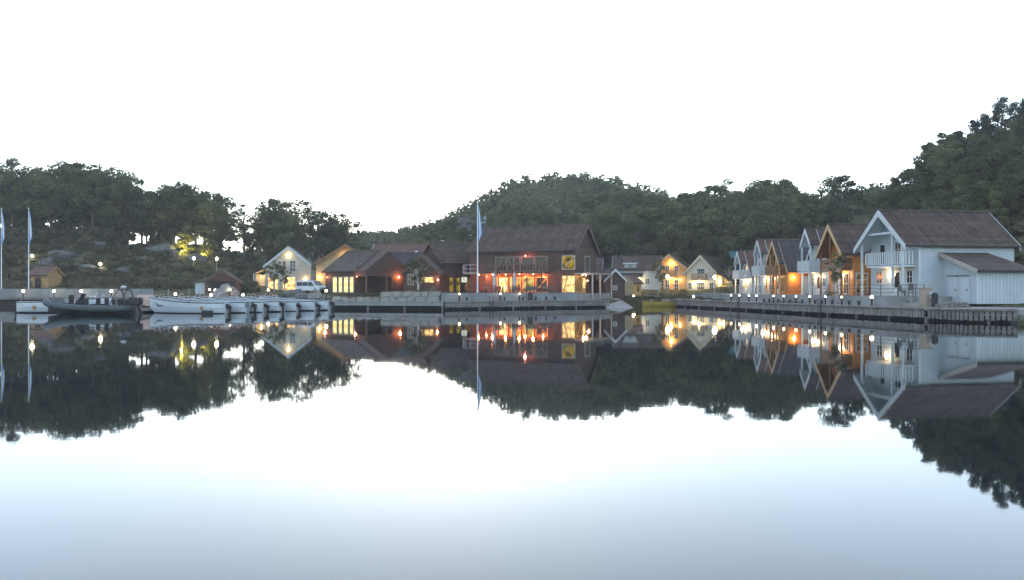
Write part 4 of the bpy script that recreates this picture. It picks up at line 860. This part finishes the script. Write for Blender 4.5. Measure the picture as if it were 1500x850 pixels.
# ------------------------------------------------------------------ terrace furniture, quay clutter
def make_chair(m_, label, grp):
    r = thing('chair', label, 'chair', (0,0,0), 0, grp)
    m = MB(); m.box(-.24,.24,-.24,.24,.42,.46); m.build('seat', M[m_], r); m = MB(); m.box(-.24,.24,.2,.25,.46,.92); m.build('backrest', M[m_], r)
    for a in (-.21,.21):
        for b_ in (-.2,.21): q = MB(); q.bar((a,b_,0),(a,b_,.42), .04); q.build('leg', M['black'], r)
    return r
def make_table():
    r = thing('table', 'small dark cafe table on the restaurant terrace', 'table', (0,0,0), 0, 'cafe tables on the restaurant terrace')
    m = MB(); m.tube([(0,0,.70),(0,0,.74)], .42, 16); m.build('table_top', M['greytrim'], r); m = MB(); m.tube([(0,0,.03),(0,0,.70)], .04, 6); m.build('pedestal', M['black'], r); m = MB(); m.tube([(0,0,0),(0,0,.03)], .26, 12); m.build('foot', M['black'], r)
    return r
ch = make_chair('chair', 'dark wicker chair at a table on the restaurant terrace', 'dark chairs on the restaurant terrace'); cr = make_chair('redpaint', 'red painted chair at a table on the restaurant terrace', 'red chairs on the restaurant terrace'); tb = make_table()
first = {}
for i, (px, d) in enumerate([(712,104),(724,105.5),(736,104.5),(748,106),(760,107),(772,107),(786,108.5),(798,109)]):
    x, y = G(px, d); o = tb if i == 0 else copy_tree(tb, (x, y, 1.75), 0)
    o.location = (x, y, 1.75)
    for k in range(3):
        a = i*1.1 + k*2.1; src = cr if (i*3+k) % 5 == 2 else ch; loc = (x + .72*math.cos(a), y + .72*math.sin(a), 1.75)
        if src not in first: first[src] = 1; src.location = loc; src.rotation_euler = (0,0,a - math.pi/2)
        else: copy_tree(src, loc, a - math.pi/2)
for px, d, lb in ((724, 104.6, 'closed grey parasol on the restaurant terrace right of the flagpole'), (753.5, 106, 'closed grey parasol on the terrace, farther from the flagpole')):
    x, y = G(px, d); r = thing('parasol', lb, 'parasol', (x, y, 1.75))
    m = MB(); m.tube([(0,0,0),(0,0,2.75)], .035, 6); m.build('pole', M['galv'], r); m = MB(); m.tube([(0,0,.9),(0,0,1.2),(0,0,2.3),(0,0,2.7)], [.12,.19,.13,.03], 10); m.build('folded_canopy', M['parasol'], r); m = MB(); m.box(-.3,.3,-.3,.3,0,.09); m.build('base_slab', M['concrete'], r)
x, y = G(1331, 71.2); c = make_chair('chair', 'dark high-backed chair on the terrace of the large white cabin', None); c.location = (x, y, TZ); c.rotation_euler = (0,0,R(200)); c.scale = (1.1,1.1,1.15)
x, y = G(1321.5, 72); c = make_chair('chair', 'dark folded chair beside the porch post of the large white cabin', None); c.location = (x, y, TZ); c.rotation_euler = (0,0,R(95))
x, y = G(1356, 66.2); r = thing('utility_cabinet', 'beige wooden utility cabinet with small notices by the annex', 'cabinet', (x, y, QZ), 24)
m = MB(); m.box(-.36,.36,-.3,.3,0,1.45); m.build('cabinet_body', M['box'], r); m = MB(); m.box(-.42,.42,-.36,.36,1.45,1.52); m.build('lid', M['box'], r); m = MB(); m.box(.06,.26,-.315,-.301,1.0,1.2); m.build('notice', M['trim'], r); m = MB(); m.box(.06,.24,-.315,-.301,.68,.86); m.build('notice', M['trim'], r)
x, y = G(1369.5, 65.6); r = thing('waste_bin', 'black rounded bin between the cabinet and the stacked planks', 'bin', (x, y, QZ))
m = MB(); m.tube([(0,0,0),(0,0,.85)], [.21,.24], 12); m.build('bin_body', M['bin'], r); m = MB(); m.ball((0,0,.9), .25, .25, .24); m.build('lid', M['bin'], r)
for i, px in enumerate((1384, 1406)):
    x, y = G(px, 63.5); r = thing('plank_stack', ('low stack of weathered planks beside the black bin', 'low stack of weathered planks before the annex corner')[i], 'plank stack', (x, y, QZ), -8)
    for k, (z, w) in enumerate(((.0,.62),(.16,.55),(.34,.40))):
        m = MB(); m.box(-w, w, -.4, .4, z, z+.09); m.build('plank_layer', M['plankdark' if k < 2 else 'plank'], r)
        if k < 2:
            for xx in (-.4,.4): m = MB(); m.box(xx-.05,xx+.05,-.38,.38,z+.09,z+.16 + (.02 if k else 0)); m.build('bearer', M['plankdark'], r)
x, y = G(1336, 66.6); m = MB(); m.box(-1.0,1.0,-.35,.35,0,.34); o = m.build('stone_step', M['stone'], None, bevel=.05); o.location = (x, y, QZ); o.rotation_euler = (0,0,R(-14)); tag(o, 'long low stone step beside the beige cabinet', 'step')

# ------------------------------------------------------------------ vegetation
def quad_mesh(name, C, size, tint, rng, mat_, flat=.0):
    """many small leaf faces with centres C (n,3)"""
    n = len(C); nrm = rng.normal(size=(n,3)); nrm[:,2] = np.abs(nrm[:,2]) + flat; nrm /= np.linalg.norm(nrm, axis=1)[:,None]
    a = np.cross(nrm, rng.normal(size=(n,3))); a /= np.linalg.norm(a, axis=1)[:,None] + 1e-9; b_ = np.cross(nrm, a)
    s = (np.asarray(size) * rng.uniform(.6,1.25,n))[:,None] * .5; k = rng.uniform(.55,.9,n)[:,None]
    v = np.stack([C - a*s, C - b_*s*k, C + a*s, C + b_*s*k], 1).reshape(-1,3).astype(np.float32)
    me = bpy.data.meshes.new(name); me.vertices.add(4*n); me.vertices.foreach_set('co', v.ravel())
    me.loops.add(4*n); me.loops.foreach_set('vertex_index', np.arange(4*n, dtype=np.int32))
    me.polygons.add(n); me.polygons.foreach_set('loop_start', np.arange(0,4*n,4,dtype=np.int32)); me.polygons.foreach_set('loop_total', np.full(n,4,np.int32))
    me.update(); at = me.attributes.new('tint','FLOAT','FACE'); at.data.foreach_set('value', np.clip(tint,0,1).astype(np.float32)); me.materials.append(M[mat_])
    return me
def crown_pts(rng, kind, h, w, nl, clumps):
    """leaf centres of one crown: clumps spread through its volume"""
    cs = []; tries = 0
    while len(cs) < clumps and tries < 4000:
        tries += 1; p = rng.uniform(-1,1,3); r = np.linalg.norm(p)
        if kind == 'broad':
            if r > 1 or r < .35: continue
            q = np.array([p[0]*w*.5*(1-.25*max(p[2],0)), p[1]*w*.5*(1-.25*max(p[2],0)), h*(.60 + .37*p[2])])
        elif kind == 'slim':
            if r > 1: continue
            q = np.array([p[0]*w*.36, p[1]*w*.36, h*(.60 + .39*p[2])])
        elif kind == 'sparse':
            if r > 1 or r < .3: continue
            q = np.array([p[0]*w*.46, p[1]*w*.46, h*(.66 + .33*p[2])])
        else:   # pine: ragged tiers
            z = rng.uniform(.22,.98); rad = w*.42*(1-z)**.75*1.15 + .12; an = rng.uniform(0,6.283); rr = rad*math.sqrt(rng.uniform(.15,1))
            q = np.array([rr*math.cos(an), rr*math.sin(an), h*z])
        cs.append(q)
    cs = np.array(cs); k = len(cs); rad = {'broad':.105,'slim':.125,'sparse':.085,'pine':.10}[kind] * (w + h) * .5
    cr = rad * rng.uniform(.65,1.3,k); idx = rng.integers(0,k,nl)
    d = rng.normal(size=(nl,3)); d /= np.linalg.norm(d,axis=1)[:,None]; d *= rng.uniform(.25,1,nl)[:,None]**.6
    d[:,2] *= .62 if kind != 'pine' else .6
    C = cs[idx] + d*cr[idx][:,None]; ct = rng.uniform(.15,.85,k)
    return C, ct[idx]*.7 + rng.uniform(0,.3,nl), cs
def make_tree(seed, kind, h, w, nl, clumps, leaf, lm='leaf', bark='bark', name='broadleaf_tree', lean=0):
    rng = np.random.default_rng(seed); rd = random.Random(seed)
    r = bpy.data.objects.new(name, None); COL.objects.link(r)
    C, t, cs = crown_pts(rng, kind, h, w, nl, clumps)
    C = C[C[:,2] > h*.10]; t = t[:len(C)]
    cr = bpy.data.objects.new('crown', quad_mesh('crown', C, leaf, t, rng, lm, .35)); COL.objects.link(cr); cr.parent = r
    m = MB(); top = h*(.8 if kind != 'pine' else .97); n = 7; r0 = h*.018 + .05
    tr = [Vector((math.sin(i*1.3+seed)*.02*h*i/n, math.cos(i*1.7+seed)*.02*h*i/n, -.8 + (top+.8)*i/n)) for i in range(n+1)]
    m.tube(tr, [r0*(1-.85*i/n) + .015 for i in range(n+1)], 7)
    for c in cs[::max(1, len(cs)//(16 if kind != 'pine' else 10))]:
        c = Vector(c); zb = max(h*.2, c.z*(.62 if kind != 'pine' else .98)); f = min(n-1, int((zb+.8)/(top+.8)*n)); u = ((zb+.8)/(top+.8)*n) - f; b0 = tr[f].lerp(tr[f+1], max(0,min(1,u)))
        mid = b0.lerp(c, .5) + Vector((0,0,h*.02)); m.tube([b0, mid, c], [r0*.34, r0*.22, .015], 5)
    tk = m.build('trunk', M[bark], r, True)
    return r
T = dict(
 broad=[make_tree(11+i, 'broad', 10, (8.5,7.6,9.4,8.2)[i], 8600, (42,36,50,40)[i], .34) for i in range(4)],
 slim=[make_tree(31+i, 'slim', 10, (6.5,5.6,7.2)[i], 4600, (26,22,30)[i], .31) for i in range(3)],
 sparse=[make_tree(41+i, 'sparse', 10, (6.0,7.0)[i], 1500, (26,30)[i], .30, bark='bark') for i in range(2)],
 pine=[make_tree(51+i, 'pine', 10, (5.6,6.4,5.0)[i], 2600, (46,50,40)[i], .36, 'needle', name='pine_tree') for i in range(3)],
 birch=[make_tree(61, 'sparse', 5, 2.6, 1700, 26, .22, bark='birchbark', name='young_tree')])
USED = set()
def put(kind, x, y, h, label, group=None, rnd=random, base=10, zoff=-.15, z=None):
    src = rnd.choice(T[kind]); s = h / base; sx = s*rnd.uniform(.88,1.15)
    loc = (x, y, (terr(x, y) if z is None else z) + zoff); rot = rnd.uniform(0, 6.28)
    if src not in USED:
        USED.add(src); tag(src, label, 'tree', group); src.location = loc; src.rotation_euler = (0,0,rot); src.scale = (sx,sx,s)
        if not group and 'group' in src: del src['group']
        return src
    o = copy_tree(src, loc, rot, (sx,sx,s), label, group); o['category'] = 'tree'
    return o
BLOCK = []
def band(n, px0, px1, d0, d1, kinds, h0, h1, label, group, mind=3.2, cond=None, seed=1):
    rd = random.Random(seed); pts = []; tries = 0
    while len(pts) < n and tries < n*60:
        tries += 1; px = rd.uniform(px0, px1); d = rd.uniform(d0, d1); x, y = G(px, d)
        if cond and not cond(px, d): continue
        if any((x-a)**2 + (y-b_)**2 < mind**2 for a, b_ in pts) or any((x-a)**2 + (y-b_)**2 < c*c for a, b_, c in BLOCK): continue
        pts.append((x, y)); k = rd.choice(kinds); put(k, x, y, rd.uniform(h0, h1), label, group, rd)
    return pts
BLOCK += [(-43.5,184,6.5), (-7,215,6), (42,153,6), (-5,141,6), (-14,141,8), (-28,145,7), (-40,160,7), (27,158,7), (34,157,6), (29,158,6), (14,164,9), (-12,126,7)]
band(12, 168, 240, 180, 204, ['broad','slim'], 10.5, 13.5, 'dark leafy broadleaf tree in the dense row on the left ridge', 'broadleaf trees on the left ridge', 4.0, seed=22)
band(40, -70, 166, 179, 204, ['broad','slim','broad','slim'], 12.5, 18, 'dark leafy broadleaf tree in the dense row on the left ridge', 'broadleaf trees on the left ridge', 4.0, seed=2)
band(5, 238, 300, 178, 190, ['broad'], 13.5, 16.5, 'tall broadleaf tree at the right end of the left ridge, near the lit leaves', 'tall trees at the end of the left ridge', 5, seed=3)
band(17, 312, 505, 176, 204, ['slim','sparse','slim','sparse'], 12.5, 16.5, 'slender leafy tree with gaps of sky, between the left ridge and the houses', 'slender trees behind the boathouse and white house', 4.2, seed=4)
band(5, 395, 470, 172, 185, ['sparse'], 15, 18.5, 'thin open-crowned tree showing sky between its twigs above the white house', 'open-crowned trees above the white house', 3.5, seed=5)
band(46, 500, 880, 160, 205, ['broad','broad','slim'], 6.5, 9.0, 'round leafy tree in the wood behind the red restaurant', 'trees in the wood behind the restaurant', 4.0, seed=6)
band(66, 868, 1330, 160, 198, ['broad','broad','broad','slim'], 10.5, 15, 'large leafy tree in the wood behind the harbour houses and white cabins', 'large trees behind the harbour houses', 4.2, lambda px, d: (d > 166 or px < 1200) and (px < 1150 or d < 165 or (px < 1230 and d < 172)), seed=7)
band(48, 1285, 1570, 98, 134, ['broad','broad','slim'], 5.5, 7.6, 'leafy tree on the steep hill behind the large white cabin', 'leafy trees on the steep right hill', 3.4, lambda px, d: d > lerp_tab([(1285,132),(1340,112),(1400,104),(1500,90),(1600,88)], px), seed=8)
band(14, 1296, 1392, 128, 148, ['broad','broad','slim'], 9, 11.5, 'tall leafy tree where the steep hill begins, above the roof of the large white cabin', 'tall trees at the foot of the steep hill', 4, lambda px, d: d > lerp_tab([(1296,140),(1392,128)], px), seed=18)
band(26, 1395, 1600, 124, 150, ['pine'], 6.5, 9.5, 'dark pine on the crest of the steep right hill', 'pines on the crest of the right hill', 2.8, lambda px, d: d > lerp_tab([(1395,132),(1500,126),(1600,122)], px), seed=9)
for px, d, h, lb in ((402,150,5.6,'young thin tree before the bright windows of the white house'),(416,150.5,4.6,'second young thin tree before the white house, nearer its door'),(966,150,6.2,'young tree at the left corner of the ochre house'),(1068,146,4.2,'small tree lit at the porch of the cream house'),
    (612,113,5.5,'young tree before the low red-brown gabled house'),(1226,79.5,4.2,'young green tree on the terrace between the orange and the large white cabin')):
    x, y = G(px, d); put('birch', x, y, h, lb, None, random, 5, -.05, TZ if px == 1226 else None)
# bushes
def make_bush(seed, mat_='scrub'):
    rng = np.random.default_rng(seed); k = 9; cs = rng.normal(size=(k,3))*np.array([.42,.42,.18]) + np.array([0,0,.42]); idx = rng.integers(0,k,420)
    d = rng.normal(size=(420,3)); d /= np.linalg.norm(d,axis=1)[:,None]; C = cs[idx] + d*rng.uniform(.1,.36,420)[:,None]; C[:,2] = np.abs(C[:,2]); return C, rng.uniform(.1,.9,k)[idx]*.7 + rng.uniform(0,.3,420)
def bush(px, d, s, label, hs=1.0, seed=1, leaf=.12, z=None, m='leaf', cat='bush'):
    x, y = G(px, d); C, t = make_bush(seed); r = bpy.data.objects.new('bush', quad_mesh('bush', C*np.array([s,s,s*hs]), leaf*s, t, np.random.default_rng(seed), m)); COL.objects.link(r)
    r.location = (x, y, (terr(x, y) if z is None else z)); return tag(r, label, cat)
for i, (px, d, s, hs, lb) in enumerate([(1063,140,1.5,1,'round dark bush at the corner of the cream house'),(1002,145,1.2,.8,'low bush between the ochre and the cream house'),(606,111,1.2,1,'left bush of the hedge below the low red-brown gable'),(619,111,1.4,.9,'middle bush of the hedge below the lit wide window'),
    (634,111.5,1.3,.9,'right bush of the hedge below the lit wide window'),(648,112.5,1.1,.8,'low bush at the right end of the hedge'),(155,147,1.8,1,'yellowish bush beside the tall lamp on the left slope'),(170,146,1.5,.9,'smaller bush right of the yellowish bush on the left slope'),
    (36,146,1.6,.9,'bush at the left corner of the yellow shed'),(366,140,1.7,.8,'dark bush right of the brown boathouse'),(262,150,2.0,.9,'bush above the pale lean-to of the boathouse'),(300,158,2.2,.8,'bush below the two path lamps'),(323,161,1.3,.7,'bush lit green by the right path lamp'),(324,108,.8,.8,'low yellowish bush left of the lit lamp by the flat-topped boulder'),(344,107.5,.9,.8,'low yellowish bush right of the lit lamp by the flat-topped boulder'),(1216,78,.8,.9,'small shrub at the foot of the young terrace tree')]):
    bush(px, d, s, lb, hs, i + 5, z=TZ if px == 1216 else None, m='scrub' if 150 < px < 180 or 322 < px < 346 and d < 110 else 'leaf')
# scrub on the left slope and low growth along the banks: one uncountable mass
def mass(name, pts, sizes, mat_, gen, leaf, seed, hs=None):
    rng = np.random.default_rng(seed); Cs, ts, ls = [], [], []; lib = [gen(s) for s in range(6)]
    for i, (p, s) in enumerate(zip(pts, sizes)):
        C, t = lib[i % 6]; a = rng.uniform(0,6.283); c_, s_ = math.cos(a), math.sin(a); h = s * (hs or 1) * rng.uniform(.8,1.2)
        Q = np.stack([(C[:,0]*c_ - C[:,1]*s_)*s, (C[:,0]*s_ + C[:,1]*c_)*s, C[:,2]*h], 1) + np.array(p); Cs.append(Q); ts.append(np.clip(t*.6 + rng.uniform(-.2,.55),0,1)); ls.append(np.full(len(C), leaf*s))
    o = bpy.data.objects.new(name, quad_mesh(name, np.concatenate(Cs), np.concatenate(ls), np.concatenate(ts), rng, mat_, .35)); COL.objects.link(o); return tag(o, kind='stuff')
rd = random.Random(12); pts, sz = [], []
while len(pts) < 760:
    px = rd.uniform(-120, 372); d = rd.uniform(140, 190); x, y = G(px, d)
    if d < 152 and 30 < px < 100: continue
    if d > 176 and 178 < px < 228: continue
    if any(abs(px - a) < 20 and 166 < d < 183 for a in (266, 297)): continue
    if d < 143 and 265 < px < 350: continue
    pts.append((x, y, terr(x, y) - .1)); sz.append(rd.uniform(.5, 1.9) * (1.25 if d > 168 else 1) * (1.5 if d > 178 else 1))
for _ in range(160):
    px = rd.uniform(345, 480); d = lerp_tab(SHORE, px) + rd.uniform(.5, 12); x, y = G(px, d); pts.append((x, y, terr(x, y) - .1)); sz.append(rd.uniform(.2, .55))
for _ in range(150):
    px = rd.uniform(912, 1056); d = lerp_tab(SHORE, px) + rd.uniform(.6, 26); x, y = G(px, d); pts.append((x, y, terr(x, y) - .1)); sz.append(rd.uniform(.2, .5))
for _ in range(640):
    px = rd.uniform(1290, 1850); d = lerp_tab([(1285,112),(1340,100),(1400,92),(1500,76),(1600,68),(1850,60)], px) + rd.uniform(0, 34); x, y = G(px, d); pts.append((x, y, terr(x, y) - .1)); sz.append(rd.uniform(.6, 1.8))
mass('undergrowth', pts, sz, 'scrub', make_bush, .30, 3, .8)
rd = random.Random(21); pts, sz = [], []
for _ in range(260):
    px = rd.uniform(913, 948) if rd.random() < .4 else rd.uniform(948, 1060); d = lerp_tab(SHORE, px) + rd.uniform(.3, 5); x, y = G(px, d); pts.append((x, y, terr(x, y) - .05)); sz.append(rd.uniform(.12, .3))
mass('bank_grass', pts, sz, 'scrub', make_bush, .35, 4, 1.6)
# the wood covering the hills
def hill_crown(s):
    rng = np.random.default_rng(200 + s); C, t, cs = crown_pts(rng, 'broad', 5.2, 6.0, 430, 18); C[:,2] = C[:,2]*1.05 - 1.5; return C, t
rd = random.Random(33); pts, sz = [], []
while len(pts) < 3900:
    px = rd.uniform(-250, 1720); d = 165 + 260 * rd.random() ** 1.25; x, y = G(px, d)
    lf = px < 164 or 236 < px < 300
    if px < 470 and d < (207 if lf else 215) and px > -60: continue
    if px < 300 and rd.random() < .6 and not (lf and d < 225): continue
    if 500 < px < 1330 and d < 188: continue
    if px >= 1330 and d < 122: continue
    if any((x-a)**2 + (y-b_)**2 < c*c for a, b_, c in BLOCK[:3]): continue
    z = terr(x, y); pts.append((x, y, z - .5)); sz.append(rd.uniform(.75, 1.15))
for _ in range(640):
    px = rd.uniform(1300, 1950); d = lerp_tab([(1300,138),(1400,118),(1500,106),(1640,92),(1950,72)], px) + 55*rd.random(); x, y = G(px, d); pts.append((x, y, terr(x, y) - .5)); sz.append(rd.uniform(.7, 1.15))
mass('hill_forest', pts, sz, 'leafhill', hill_crown, .56, 6)
# low garden lamps that light the leaves of young trees under the left ridge
for px, d, w in ((266, 174, 'left'), (297, 174, 'right')):
    x, y = G(px, d); z = terr(x, y)
    put('slim', x + .4, y + 1.6, 8.5 if px < 280 else 7.0, f'young tree with lamp-lit yellow leaves under the left ridge, {w} one of two', None, random, 10, -1.8)
    post_lamp((x, y, z), .5, f'low garden lamp under the lamp-lit young tree, {w} one of two', 'garden lamps on the left slope', 'globewhite', .05, 1500, (1,.80,.14), 'garden_lamp')
# thin evening haze over the bay: one even closed box of air, sky outside
def haze(dens):
    m = bpy.data.materials.new('evening_haze'); m.use_nodes = True; nt = m.node_tree; nt.nodes.clear()
    o = nd(nt, 'ShaderNodeOutputMaterial'); v = nd(nt, 'ShaderNodeVolumePrincipled'); v.inputs['Color'].default_value = (.92,.92,.90,1); v.inputs['Density'].default_value = dens; v.inputs['Anisotropy'].default_value = .2
    nt.links.new(v.outputs[0], o.inputs['Volume']); mb = MB(); mb.box(-1500,1500,-300,1000,-5.5,75); tag(mb.build('haze', m), kind='stuff')
haze(HAZE)
